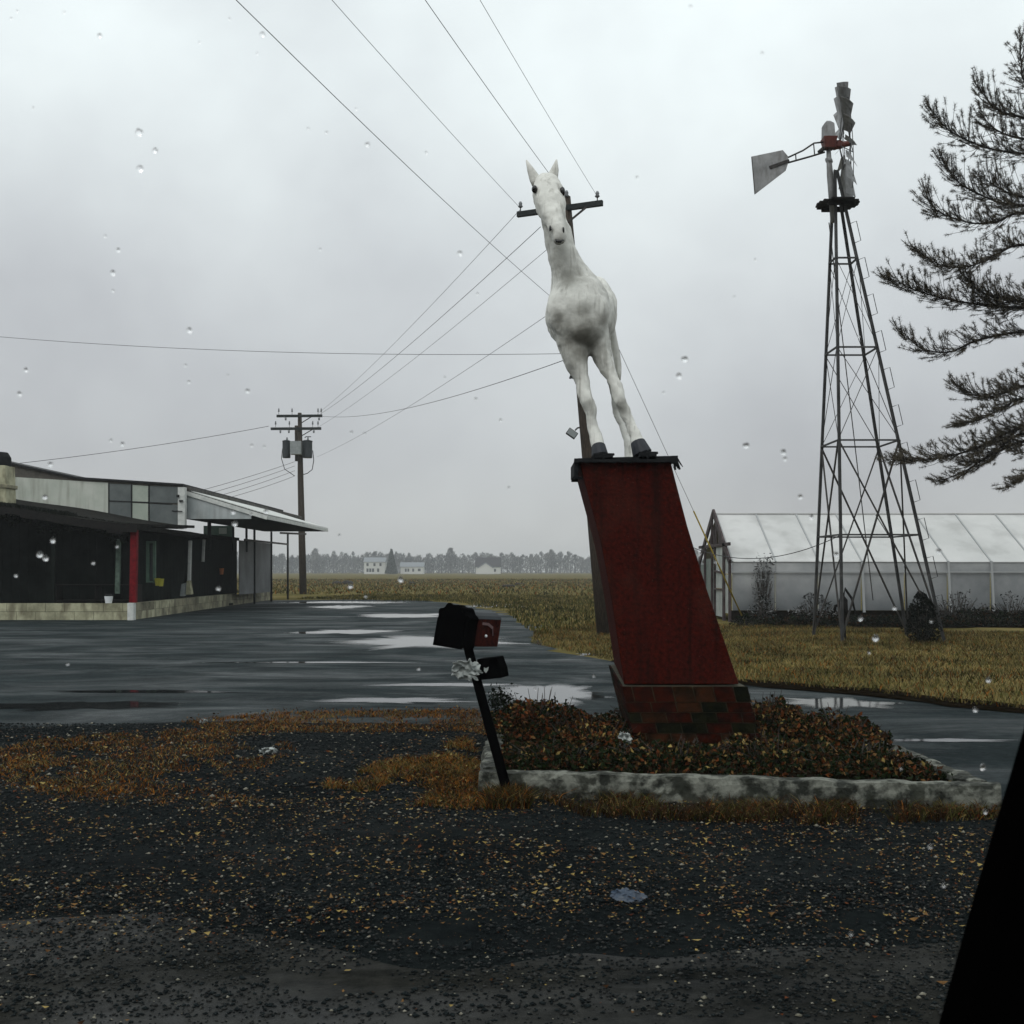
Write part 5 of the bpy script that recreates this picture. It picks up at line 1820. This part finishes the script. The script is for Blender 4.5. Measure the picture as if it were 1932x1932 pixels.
litter(8500, -5.0, 5.0, 4.7, 7.6, 0.017, 1.0, -0.15, 21, 'fallen_leaves', 'small yellow and tan leaves strewn over the shoulder gravel', (4, 5, 1, 3))
litter(1800, -6, -0.3, 7.4, 11.0, 0.022, 0.8, -0.1, 23, 'fallen_leaves', 'tan leaves strewn over the gravel left of the kerb', (3, 5, 2, 3))
litter(9000, -5.0, 5.0, 4.5, 7.6, 0.010, 1.3, -0.35, 27, 'leaf_crumbs', 'brown leaf crumbs ground into the shoulder gravel', (1, 5, 2, 5))
litter(160, -3.2, 3.0, 3.8, 5.2, 0.022, 1.0, -0.2, 25, 'fallen_leaves', 'few small leaves lying on the near road', (3, 4, 1, 3))

# weeds and brown grass near the road
P1 = poly_pts(10000, ((60, 1400), (300, 1378), (520, 1385), (560, 1420), (500, 1450), (260, 1520), (90, 1500), (-40, 1450), (-100, 1440)), 1.5, -0.12, 2)
P2 = poly_pts(9000, ((340, 1362), (520, 1345), (900, 1340), (930, 1395), (880, 1382), (600, 1385), (400, 1385)), 0.9, -0.4, 5)
P3 = poly_pts(9500, ((590, 1490), (700, 1450), (880, 1395), (950, 1490), (1000, 1525), (880, 1532), (640, 1515)), 1.6, -0.08, 8)
P4 = poly_pts(8000, ((940, 1478), (1400, 1496), (1860, 1512), (1890, 1550), (1500, 1562), (1100, 1545)), 2.2, -0.1, 12)
P5 = poly_pts(3000, ((-200, 1440), (60, 1425), (500, 1512), (430, 1530), (150, 1520)), 1.2, 0.0, 15)
for P_, h, lab, wt in ((P1, 0.038, 'patch of brown dead weeds on the gravel at the left', (3, 4, 2, 3)), (P2, 0.038, 'strip of rusty weeds along the near edge of the lot', (3, 4, 1, 2)),
                       (P3, 0.055, 'olive and rust weeds around the foot of the mailbox post', (3, 3, 3, 2)), (P4, 0.095, 'dark weeds growing along the front of the kerb', (0.6, 0.5, 4, 8)),
                       (P5, 0.03, 'thin weeds scattered on the gravel at the far left', (3, 4, 1, 2))):
    o = blades(P_, h, 0.0034, ('dry_grass', 'rust_grass', 'olive_grass', 'leaf_brown'), wt, 'dead_weeds', 1.3)
    tag(o, lab, 'weeds', kind='stuff')
for P_, lab in ((P1, 'rust leaves caught in the left weed patch'), (P2, 'rust leaves caught in the weed strip'), (P3, 'rust leaves caught in the weeds by the mailbox'), (P4, 'brown leaves lying in the weeds along the kerb')):
    q = P_[NR.choice(len(P_), 700)].copy()
    q[:, 2] += NR.uniform(0.015, 0.07, len(q))
    o = leaf_cloud(q, 0.030, ('leaf_tan', 'leaf_rust', 'leaf_brown', 'leaf_yellow'), (3, 3, 4, 1), 'fallen_leaves')
    tag(o, lab, 'leaves', kind='stuff')

# grass beyond the lot, at the right, and the verge of the field
PT = poly_pts(2600, ((925, 1496), (985, 1496), (1000, 1530), (915, 1530)), 2.5, -0.8, 44)
o = blades(PT, 0.12, 0.004, ('rust_grass', 'olive_grass', 'leaf_brown', 'dry_grass'), (1.5, 4, 6, 1), 'dead_weeds', 0.9)
tag(o, 'taller tuft of weeds hiding the foot of the mailbox post', 'weeds', kind='stuff')
PG = poly_pts(48000, ((1000, 1214), (1010, 1190), (1130, 1175), (1400, 1180), (1950, 1195), (2050, 1350), (1932, 1340), (1800, 1328), (1650, 1308), (1400, 1288), (1150, 1246)), 0.35, -0.9, 31)
o = blades(PG, 0.085, 0.007, ('dry_grass', 'olive_grass', 'rust_grass', 'leaf_brown'), (8, 5, 1, 1.5), 'long_grass', 1.1)
tag(o, 'long yellow brown grass between the lot and the windmill', 'grass', kind='stuff')
PG = poly_pts(12000, ((560, 1130), (700, 1122), (1120, 1125), (1130, 1180), (1010, 1200), (950, 1152), (860, 1136)), 0.12, -0.45, 35)
o = blades(PG, 0.14, 0.022, ('olive_grass', 'dry_grass'), (5, 2), 'field_grass', 0.6)
tag(o, 'short olive grass at the near edge of the field', 'grass', kind='stuff')
PG = poly_pts(15000, ((430, 1121), (430, 1093), (1140, 1093), (1140, 1126), (700, 1122)), 0.04, -0.9, 37)
o = blades(PG, 0.20, 0.055, ('dry_grass', 'olive_grass', 'rust_grass'), (4, 6, 1), 'field_stubble', 0.8)
tag(o, 'patchy brown and olive stubble across the open field', 'grass', kind='stuff')
for i, (a, b, r) in enumerate(((649, 1102, 0.9), (778, 1101, 0.45), (959, 1107, 0.5), (982, 1103, 0.4), (1050, 1100, 0.4))):
    c = G(a, b)
    mb = MB()
    for k in range(4):
        mb.sphere(c + Vector((R.uniform(-r, r), R.uniform(-.3, .3), 0.05)), (r * R.uniform(.4, .8), r * .5, r * R.uniform(.25, .45)), 8, 5)
    tag(mb.build('dirt_heap', M['dirt_clod'], None), ('dark dirt heap in the field near the tall far pole', 'small dirt heap in the field below the low white house', 'dirt heap in the field right of the mailbox', 'small dirt heap just beyond the field heap right of the mailbox', 'small dirt heap in the field closest to the pedestal')[i], 'dirt heap', 'dirt heaps in the field')

# ------------------------------------------------------------------ shrubs in the planting bed
def bed_shrub(cx_, cy_, rx, ry, h, n, label, wts=(14, 7, 4, 1.2, 4)):
    e = empty('bed_shrub', (cx_, cy_, 0.13), label, 'shrub', 'shrubs in the planting bed')
    mb = MB()
    tips = []
    for k in range(34):
        a, rr = R.uniform(0, 6.28), math.sqrt(R.random())
        tip = Vector((cx_ + rx * rr * math.cos(a), cy_ + ry * rr * math.sin(a), 0.13 + h * (1 - 0.45 * rr * rr) * R.uniform(0.8, 1.45)))
        b0_ = Vector((cx_ + rx * rr * 0.55 * math.cos(a), cy_ + ry * rr * 0.55 * math.sin(a), 0.12))
        mb.tube([b0_, b0_.lerp(tip, 0.5) + Vector((R.uniform(-.03, .03), R.uniform(-.03, .03), 0.02)), tip], [0.006, 0.004, 0.002], 4)
        tips.append(tip)
    tag(mb.build('stems', M['twig'], e), kind='stuff')
    a = NR.uniform(0, 2 * np.pi, n)
    rr = np.sqrt(NR.uniform(0, 1, n))
    x = cx_ + rx * rr * np.cos(a)
    y = cy_ + ry * rr * np.sin(a)
    lump = np.array([mnoise.noise(Vector((xx * 5, yy * 5, cx_))) for xx, yy in zip(x, y)])
    top = h * (1 - 0.5 * rr ** 2.5) * (1 + 0.55 * lump)
    z = 0.14 + 0.85 * top * NR.uniform(0, 1, n) ** 0.55
    hollow = np.array([mnoise.noise(Vector((xx * 9, yy * 7, 3.3))) for xx, yy in zip(x, y)]) > -0.22
    x, y, z = x[hollow], y[hollow], z[hollow]
    o = leaf_cloud(np.stack([x, y, z], 1), 0.046, ('leaf_green', 'leaf_brown', 'leaf_rust', 'leaf_yellow', 'leaf_tan'), wts, 'foliage', e)
    o['kind'] = 'stuff'
    return e


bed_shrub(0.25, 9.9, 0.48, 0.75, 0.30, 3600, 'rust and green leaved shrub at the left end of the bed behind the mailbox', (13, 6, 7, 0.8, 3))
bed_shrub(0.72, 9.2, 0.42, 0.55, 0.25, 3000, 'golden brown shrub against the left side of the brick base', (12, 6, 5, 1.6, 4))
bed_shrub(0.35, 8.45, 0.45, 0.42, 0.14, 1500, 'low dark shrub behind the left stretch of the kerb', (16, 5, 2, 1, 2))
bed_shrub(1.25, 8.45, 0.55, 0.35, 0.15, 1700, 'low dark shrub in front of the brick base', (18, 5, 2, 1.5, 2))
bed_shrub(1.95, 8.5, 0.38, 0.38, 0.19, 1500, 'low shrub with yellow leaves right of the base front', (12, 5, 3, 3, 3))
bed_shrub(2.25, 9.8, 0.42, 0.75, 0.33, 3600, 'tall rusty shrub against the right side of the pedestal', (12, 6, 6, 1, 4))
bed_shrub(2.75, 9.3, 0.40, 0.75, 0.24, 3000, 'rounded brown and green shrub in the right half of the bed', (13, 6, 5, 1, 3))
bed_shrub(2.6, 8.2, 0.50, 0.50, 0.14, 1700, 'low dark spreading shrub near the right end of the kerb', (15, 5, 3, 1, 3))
bed_shrub(1.3, 10.65, 0.4, 0.2, 0.2, 600, 'narrow shrub behind the pedestal at the back kerb')
qn = 9000
q = np.stack([NR.uniform(-0.12, 3.05, qn), NR.uniform(7.5, 10.8, qn), np.zeros(qn)], 1)
q = q[q[:, 1] > 7.88 - 0.145 * q[:, 0]]
q[:, 2] = 0.14 + NR.uniform(0, 1, len(q)) ** 1.5 * 0.075
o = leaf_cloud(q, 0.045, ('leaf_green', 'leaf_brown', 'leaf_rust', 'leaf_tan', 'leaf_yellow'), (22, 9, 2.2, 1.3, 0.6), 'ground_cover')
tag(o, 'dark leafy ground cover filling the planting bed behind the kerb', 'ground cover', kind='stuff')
e = empty('dark_weed', (-0.02, 9.9, 0.1), 'small dark leafy weed sticking up right behind the mailbox post', 'weed')
q = NR.normal(0, 1, (420, 3)) * np.array([[0.07, 0.06, 0.06]]) + np.array([W(943, 1322, 9.9)])
tag(leaf_cloud(q, 0.035, ('bush_dark', 'leaf_green'), (3, 2), 'foliage', e), kind='stuff')
mb = MB()
for k in range(7):
    mb.tube([Vector((-0.02 + R.uniform(-.03, .03), 9.9, 0.1)), W(943, 1322, 9.9) + Vector((R.uniform(-.1, .1), 0, R.uniform(-.02, .08)))], [0.005, 0.002], 4)
tag(mb.build('stems', M['twig'], e), kind='stuff')


def bush(name, c, rx, ry, h, n, size, mats_, wts, label, cat='bush', group=None, twigs=30, tm='twig', gap=0.5, top=0.12):
    e = empty(name, c, label, cat, group)
    mb = MB()
    c = Vector(c)
    for k in range(twigs):
        a, rr = R.uniform(0, 6.28), math.sqrt(R.random())
        tip = c + Vector((rx * rr * math.cos(a), ry * rr * math.sin(a), h * (1 - 0.5 * rr) * R.uniform(0.85, 1.15)))
        mb.tube([c + Vector((rx * .2 * math.cos(a), ry * .2 * math.sin(a), -0.02)), c.lerp(tip, 0.55) + Vector((R.uniform(-.1, .1) * rx, 0, 0)), tip], [size * .22, size * .14, size * .06], 4)
    tag(mb.build('stems', M[tm], e), kind='stuff')
    a = NR.uniform(0, 2 * np.pi, n)
    t = NR.uniform(0, 1, n)
    prof_ = np.interp(t, [0, .25, .6, 1], [0.75, 1.0, 0.7 + top * 0.3, top])
    rr = np.sqrt(NR.uniform(0.05, 1, n)) * prof_
    x = rx * rr * np.cos(a)
    y = ry * rr * np.sin(a)
    z = h * t
    k = np.array([mnoise.noise(Vector((xx / rx * 2.3 + c.x, yy / ry * 2.3, zz / h * 3))) for xx, yy, zz in zip(x, y, z)])
    keep = k > -gap * 0.5
    pts = np.stack([x, y, z], 1)[keep] * (1 + 0.35 * k[keep])[:, None] + np.array([c])
    tag(leaf_cloud(pts, size, mats_, wts, 'foliage', e), kind='stuff')
    return e


bush('juniper_bush', G(1742, 1211), 0.42, 0.40, 1.05, 3600, 0.06, ('bush_dark',), (1,), 'dark ragged evergreen bush at the right foot of the windmill tower')
bush('young_bush', G(1722, 1196), 0.30, 0.30, 0.75, 900, 0.06, ('bush_dark',), (1,), 'small dark bush just behind the evergreen at the tower foot')
bush('grey_bush', (9.2, 33.2, 0), 0.9, 0.35, 0.85, 700, 0.10, ('bush_grey', 'bush_dark'), (3, 1), 'grey leafless bush against the greenhouse wall near its gable')
bush('grey_bush', (7.6, 33.3, 0), 0.55, 0.3, 0.8, 450, 0.09, ('bush_grey', 'bush_dark'), (2, 2), 'grey bush right beside the brown greenhouse gable')
bush('climbing_vine', (7.75, 33.85, 0.2), 0.36, 0.10, 1.75, 520, 0.09, ('bush_grey',), (1,), 'grey climbing vine covering a strip of greenhouse wall', 'vine', top=0.9)
bush('grey_bush', (13.4, 33.0, 0), 1.0, 0.4, 1.0, 420, 0.08, ('bush_grey', 'bush_dark'), (3, 1), 'thin twiggy bush standing before the greenhouse right of the windmill', twigs=60)
bush('grey_bush', (15.0, 33.0, 0), 0.9, 0.4, 0.9, 320, 0.08, ('bush_grey', 'bush_dark'), (3, 1), 'thin twiggy bush nearest the right edge standing before the greenhouse', twigs=60)
bush('dark_bush', G(1386, 1184) + Vector((0.4, 0.4, 0)), 0.5, 0.4, 0.35, 700, 0.06, ('bush_dark', 'leaf_green'), (1, 1), 'low dark bush at the foot of the greenhouse gable')
# low hedge in front of the greenhouse
hv = np.stack([NR.uniform(7.2, 22, 14000), NR.uniform(31.0, 32.6, 14000), np.zeros(14000)], 1)
hk = np.array([0.6 + 0.6 * mnoise.noise(Vector((x * 0.7, y * 1.2, 3))) + (0.35 if x > 13 else 0) for x, y, _ in hv])
hv[:, 2] = NR.uniform(0, 1, 14000) * 0.42 * hk
o = leaf_cloud(hv, 0.085, ('bush_dark', 'leaf_brown', 'leaf_green'), (5, 2, 2), 'hedge_growth')
tag(o, 'low dark tangled growth along the front of the greenhouse', 'undergrowth', kind='stuff')
mud = [tuple(G(*p)[:2]) for p in ((1150, 1241), (1400, 1283), (1650, 1302), (1800, 1320), (1932, 1332), (2300, 1352), (2300, 1374), (1932, 1345), (1800, 1335), (1650, 1317), (1400, 1293), (1150, 1249))]
sheet('mud_bank', mud, 0.014, M['soil'], 0.25, 0.3, 6.0)
tag(sheet('soil_strip', [(7, 30.6), (24, 30.2), (24, 33.9), (7, 33.9)], 0.006, M['soil'], 0.4, 0.6, 4.0))
puddle(1690, 1900, 1179, 1182, 77, 'thin pale puddle in the grass right of the windmill', 0.4)

# ------------------------------------------------------------------ pine at the right edge
PDist = 21.5
pine = empty('pine_tree', (11.7, PDist, 0), 'tall pine reaching in from the right edge with long upswept needle branches', 'pine tree')
mb = MB()
mb.tube([(11.7, PDist, -0.05), (11.6, PDist, 3), (11.5, PDist, 7), (11.3, PDist, 11), (10.9, PDist, 13.6), (10.7, PDist, 14.6)], [0.30, 0.26, 0.21, 0.13, 0.05, 0.015], 14)
mb.build('trunk', M['pine_bark'], pine, smooth=True)


def spline(pts, n):
    out = []
    P_ = [pts[0]] + list(pts) + [pts[-1]]
    for i in range(1, len(P_) - 2):
        for k in range(n):
            t = k / n
            p0, p1, p2, p3 = P_[i - 1], P_[i], P_[i + 1], P_[i + 2]
            out.append(0.5 * ((2 * p1) + (p2 - p0) * t + (2 * p0 - 5 * p1 + 4 * p2 - p3) * t * t + (3 * p1 - p0 - 3 * p2 + p3) * t * t * t))
    out.append(pts[-1])
    return out


NEED = []          # (centre, direction) of every tuft


def limb(pts3, r0, dens=1.0, up_h=0.42, parent=pine):
    """pts3 from the tip to the trunk; side twigs curve upward and end in tufts"""
    path = spline(pts3, 8)
    L = len(path)
    mb = MB()
    mb.tube(path, [0.006 + (r0 - 0.006) * (i / (L - 1)) ** 1.2 for i in range(L)], 6)
    tufts = []
    for i, p in enumerate(path[:-1]):
        frac = i / (L - 1)
        seg = (path[i + 1] - p).length
        nt = int((34 if frac < 0.8 else 16) * dens * seg * (0.45 + min(1, frac * 5) * 0.55) + R.random())
        for _ in range(nt):
            q = p.lerp(path[i + 1], R.random())
            h = up_h * (0.30 + 0.9 * min(1, frac * 2.2)) * R.uniform(0.0, 1.15) * (1 if frac < 0.85 else 0.5)
            out = (path[max(0, i - 2)] - path[min(L - 1, i + 2)]).normalized()
            tip = q + out * R.uniform(0.10, 0.48) * (1 if frac > 0.1 else 0.5) + Vector((0, R.uniform(-0.7, 0.7) * min(1, frac * 3 + 0.2), h * (1 if R.random() < 0.85 else -0.4)))
            midp = q.lerp(tip, 0.5) + Vector((0, 0, -0.05))
            mb.tube([q, midp, tip], [0.007, 0.005, 0.003], 3, caps=False)
            tufts.append((tip, (tip - midp).normalized()))
            if R.random() < 0.5:
                tufts.append((midp, (tip - q).normalized()))
    lo = mb.build('limb', M['pine_bark'], parent, recalc=False)
    # needles
    C_ = np.array([t[0][:] for t in tufts])
    D_ = np.array([t[1][:] for t in tufts])
    per = 46
    N = len(C_) * per
    c = np.repeat(C_, per, 0)
    d = np.repeat(D_, per, 0) + NR.normal(0, 0.95, (N, 3))
    d /= np.linalg.norm(d, axis=1, keepdims=True)
    c = c - np.repeat(D_, per, 0) * NR.uniform(0, 0.15, (N, 1))
    ln = NR.uniform(0.05, 0.095, (N, 1))
    s = np.cross(d, NR.normal(size=(N, 3)))
    s /= np.linalg.norm(s, axis=1, keepdims=True)
    s *= 0.0036
    v = np.stack([c - s, c + s, c + d * ln], 1).reshape(-1, 3)
    f = np.arange(N * 3).reshape(-1, 3)
    np_mesh('needles', v, f, 3, [M['needle_dark'], M['needle_mid']], NR.choice(2, N, p=[0.45, 0.55]), lo)


limbs = [
    ([(1924, 62), (1926, 110), (1940, 160), (2030, 190)], 0.9), ([(1842, 160), (1880, 205), (1932, 222), (2040, 250)], 1.2), ([(1846, 210), (1880, 245), (1932, 262), (2045, 275)], 0.9),
    ([(1752, 198), (1790, 245), (1860, 278), (1932, 290), (2050, 300)], 1.3), ([(1772, 292), (1810, 345), (1880, 380), (1932, 388), (2060, 400)], 1.4), ([(1850, 330), (1880, 352), (1932, 372), (2060, 380)], 1.2),
    ([(1744, 352), (1765, 395), (1830, 420), (1880, 418), (1932, 402), (2065, 430)], 1.3), ([(1720, 463), (1775, 500), (1830, 502), (1880, 480), (1932, 462), (2070, 480)], 1.4),
    ([(1666, 518), (1740, 552), (1830, 572), (1932, 580), (2075, 570)], 1.6), ([(1820, 520), (1860, 555), (1932, 568), (2075, 560)], 1.8),
    ([(1694, 617), (1735, 655), (1790, 664), (1845, 642), (1932, 626), (2080, 630)], 1.2), ([(1796, 722), (1850, 748), (1900, 740), (1932, 728), (2080, 715)], 1.5),
    ([(1802, 800), (1850, 790), (1900, 765), (1932, 752), (2082, 745)], 1.3), ([(1674, 866), (1740, 868), (1830, 850), (1932, 806), (2085, 790)], 1.5),
    ([(1768, 908), (1815, 892), (1880, 850), (1932, 818), (2085, 800)], 1.0), ([(1812, 870), (1850, 868), (1910, 840), (2000, 812)], 1.2), ([(1902, 915), (1940, 895), (2085, 850)], 1.0)]
for pts, dn in limbs:
    n_ = len(pts)
    off = R.uniform(-0.9, 0.9)
    P3 = [W(x, y, PDist + off * (1 - i / (n_ - 1))) for i, (x, y) in enumerate(pts)]
    k = 0.16 if pts[0][0] > 1900 else 0.31
    limb(P3, 0.035, dn * 1.25, k)
for k in range(6):                     # limbs on the far and right-hand sides of the trunk
    z = 4.2 + k * 1.6
    a = math.radians(R.choice((-60, -20, 15, 50, 85)) + R.uniform(-15, 15))
    ln = 3.6 * (1 - (z - 4) / 13)
    t0 = Vector((11.5, PDist, z))
    out = Vector((math.cos(a), math.sin(a), 0))
    limb([t0 + out * ln + Vector((0, 0, 0.35)), t0 + out * ln * 0.6 - Vector((0, 0, 0.1)), t0 + out * ln * 0.25, t0], 0.035, 0.7, 0.35)

# ------------------------------------------------------------------ far wood and the conical evergreen
def far_tree_tris(x, y, h, w, n, V, F, low=0.18):
    b = len(V)
    V += [(x - 0.25, y, 0), (x + 0.25, y, 0), (x + 0.1, y, h * 0.7), (x - 0.1, y, h * 0.7)]
    F += [(b, b + 1, b + 2), (b, b + 2, b + 3)]
    for _ in range(n):
        t = R.random() ** 0.7
        zz = h * (low + (0.98 - low) * t)
        rr = w * math.sin(math.pi * min(1, 0.30 + 0.68 * t)) ** 0.7 * math.sqrt(R.random())
        a = R.uniform(0, 6.28)
        cx_, cy_ = x + rr * math.cos(a), y + rr * math.sin(a)
        ln = R.uniform(0.7, 2.0)
        dx, dz = R.uniform(-0.6, 0.6), R.uniform(0.5, 1)
        s = R.uniform(0.10, 0.28)
        b = len(V)
        V += [(cx_ - s, cy_, zz - ln / 2 * dz), (cx_ + s, cy_ + 0.1, zz - ln / 2 * dz), (cx_ + dx * ln, cy_ + R.uniform(-.5, .5), zz + ln / 2 * dz)]
        F.append((b, b + 1, b + 2))


V, F_ = [], []
for row, (dy, sp) in enumerate(((0, 4.2), (15, 4.4), (30, 4.6), (48, 5.0))):
    x = -330.0
    while x < 330:
        hh = 8.6 + 2.6 * mnoise.noise(Vector((x * 0.02, row, 0))) + 1.6 * mnoise.noise(Vector((x * 0.09, row * 3, 1))) + R.uniform(-1.0, 1.2) + row * 0.8
        if x > 35: hh *= 0.80
        far_tree_tris(x, 560 + dy + R.uniform(-5, 5), hh, R.uniform(2.6, 4.6), 150, V, F_, 0.02)
        x += sp * R.uniform(0.6, 1.35)
o = np_mesh('far_wood', np.array(V), np.array(F_), 3, [M['wood_far']])
tag(o, 'hazy line of bare winter woodland along the horizon beyond the field', 'woodland', kind='stuff')
for (px_, hgt, wd, lab) in ((595, 12.5, 3.4, 'bare tree rising at the horizon just right of the far pole'), (1330 - 480, 12.8, 3.4, 'tall bare tree on the horizon left of the brown roofed house'),
                            (1040, 12.0, 3.6, 'bare tree on the horizon left of the pedestal, taller than its wood'), (1312, 12.0, 3.0, 'bare tree on the horizon between the pedestal and greenhouse')):
    V, F_ = [], []
    x = (px_ - 966) * 540 / FPX
    far_tree_tris(x, 540, hgt, wd, 320, V, F_)
    e = empty('bare_tree', (x, 540, 0), lab, 'tree', 'bare trees at the horizon')
    np_mesh('trunk', np.array(V[:4]), np.array(F_[:2]), 3, [M['wood_far']], None, e)
    np_mesh('crown', np.array(V[4:]), np.array(F_[2:]) - 4, 3, [M['wood_far']], None, e)
x = (738.5 - 966) * 472 / FPX
e = empty('conical_evergreen', (x, 472, 0), 'dark conical evergreen between the two white farmhouses', 'tree')
mb = MB()
mb.tube([(x, 472, 0), (x, 472, 9)], [0.3, 0.05], 8)
mb.build('trunk', M['pine_bark'], e)
n_ = 3200
t = NR.uniform(0, 1, n_) ** 1.3
rr = (2.6 * (1 - t) + 0.15) * np.sqrt(NR.uniform(0.3, 1, n_))
a = NR.uniform(0, 6.283, n_)
leaf_cloud(np.stack([x + rr * np.cos(a), 472 + rr * np.sin(a), 0.3 + 10.3 * t], 1), 0.9, ('evergreen_far',), (1,), 'crown', e)

# ------------------------------------------------------------------ the car window the picture was taken through
car = empty('car_door', (0.2, 0.52, 1.0), 'black car window frame slanting up at the lower right corner, with rain drops', 'car door')
CDY = 0.52
edge = [(1600, 2550), (1690, 2215), (1771, 1932), (1803, 1815), (1838, 1690), (1872, 1575), (1905, 1465), (1933, 1370), (1965, 1268), (2010, 1120), (2080, 900), (2200, 520), (2360, 40)]
mb = MB()
L_ = [W(a, b, CDY) for a, b in edge]
R_ = [p + Vector((0.085, 0, 0)) for p in L_]
n = len(L_)
vs = []
for i in range(n):
    vs += [L_[i], L_[i] + Vector((0.006, -0.012, 0)), R_[i] + Vector((0, -0.012, 0)), R_[i] + Vector((0, 0.05, 0)), L_[i] + Vector((0.034, 0.045, 0))]
fs = []
for i in range(n - 1):
    for k in range(5):
        k2 = (k + 1) % 5
        fs.append((i * 5 + k, i * 5 + k2, (i + 1) * 5 + k2, (i + 1) * 5 + k))
fs += [(4, 3, 2, 1, 0), tuple((n - 1) * 5 + k for k in range(5))]
mb.add(vs, fs)
mb.build('window_pillar', M['car_black'], car, smooth=False)
mb = MB()
mb.box((-0.62, CDY - 0.03, 0.75), (0.40, CDY + 0.07, 1.20))
mb.build('door_panel', M['car_black'], car, bevel=0.02)
mb = MB()
mb.box((-0.62, CDY - 0.02, 1.97), (0.70, CDY + 0.06, 2.05))
mb.build('roof_rail', M['car_black'], car, bevel=0.015)
drop_mes = []
for k_ in range(5):
    t_ = MB()
    t_.sphere((0, 0, 0), (1, 0.6, 1.12), 18, 12)
    t_.v = [tuple(Vector(q) * (1 + 0.28 * mnoise.noise(Vector(q) * 1.3 + Vector((k_ * 9, 0, 0))))) for q in t_.v]
    o0 = t_.build('raindrop', M['drop'], None, smooth=True, recalc=True)
    drop_mes.append(o0.data)
    bpy.data.objects.remove(o0)
drops = [(32, 21, 2), (21, 35, 2), (121, 23, 2), (188, 67, 3), (62, 203, 2), (495, 65, 3.4), (433, 36, 2), (376, 80, 2), (485, 101, 2.2), (262, 250, 4.5), (292, 284, 3.4), (264, 318, 4.2),
         (616, 250, 2.6), (693, 273, 3.4), (672, 206, 2.4), (804, 288, 2.6), (581, 243, 2.2), (198, 446, 2.6), (223, 472, 3), (213, 515, 3.2), (213, 549, 2.6), (604, 471, 2.4), (868, 478, 3), (357, 623, 3.6),
         (350, 690, 2.4), (356, 721, 2.6), (467, 738, 2.8), (430, 708, 2), (49, 698, 2.8), (37, 743, 2.8), (209, 831, 2.6), (231, 838, 2.8), (95, 876, 3), (901, 555, 2.4), (898, 753, 2.6), (839, 712, 2.2),
         (688, 818, 2.2), (663, 816, 2.2), (475, 841, 2.4), (499, 843, 2.4), (945, 793, 2.4), (1292, 678, 4), (1281, 709, 4), (1408, 841, 4), (1478, 853, 3.6), (1481, 866, 3), (1510, 937, 3), (1531, 975, 3),
         (1303, 12, 2.6), (1438, 100, 2.4), (1425, 490, 2.4), (1252, 741, 2.4), (1202, 335, 2.4), (1620, 635, 2), (443, 988, 3.4), (100, 1020, 3.2), (75, 1046, 3.4), (86, 1053, 3.6), (176, 1062, 2.6), (30, 1086, 2.6),
         (85, 938, 3), (440, 966, 3), (474, 970, 2.4), (502, 965, 3), (412, 1110, 3), (661, 1106, 3), (756, 1093, 3.4), (221, 1031, 2.4), (1652, 1204, 4), (1624, 1167, 3.2), (1688, 1147, 2.8), (1578, 1046, 3),
         (1771, 1040, 3), (1854, 1447, 3.6), (1859, 1531, 3.4), (1840, 1339, 3.4), (1865, 1283, 3.2), (1757, 1172, 2.6), (1781, 1670, 3.2), (1755, 1597, 3.2), (1606, 1762, 3), (1640, 1231, 2.4),
         (128, 1253, 2.4), (790, 1262, 2.4), (1010, 1300, 2.0), (1350, 1060, 2.4), (690, 1125, 2.2), (1320, 1045, 2.2), (1700, 1450, 2.4), (960, 920, 2), (1385, 560, 2), (640, 1010, 2.2), (1120, 1275, 2.2)]
for (a, b, r) in drops:
    c = W(a, b, CDY + 0.004)
    rm = r * CDY / FPX * (1.05 if r < 2.7 else 1.4)
    o = bpy.data.objects.new('raindrop', R.choice(drop_mes))
    COL.objects.link(o)
    o.parent = car
    o.matrix_parent_inverse = Matrix.Translation(-Vector(car.location))
    o.location = c
    o.scale = (rm * R.uniform(0.85, 1.25), rm, rm * R.uniform(0.9, 1.1))
    o.rotation_euler = (0, R.uniform(-0.6, 0.6), 0)

# ------------------------------------------------------------------ drizzle haze
hz = MB()
hz.box((-870, -45, -1.0), (870, 870, 15.6))
hm = bpy.data.materials.new('drizzle_haze')
hm.use_nodes = True
hn, hl = hm.node_tree.nodes, hm.node_tree.links
hn.clear()
ho = hn.new('ShaderNodeOutputMaterial')
pv = hn.new('ShaderNodeVolumePrincipled')
pv.inputs['Color'].default_value = (0.88, 0.92, 0.93, 1)
pv.inputs['Density'].default_value = 0.00058
hl.new(pv.outputs[0], ho.inputs['Volume'])
tag(hz.build('haze', hm), 'thin drizzly haze filling the air over the fields', 'haze', kind='stuff')
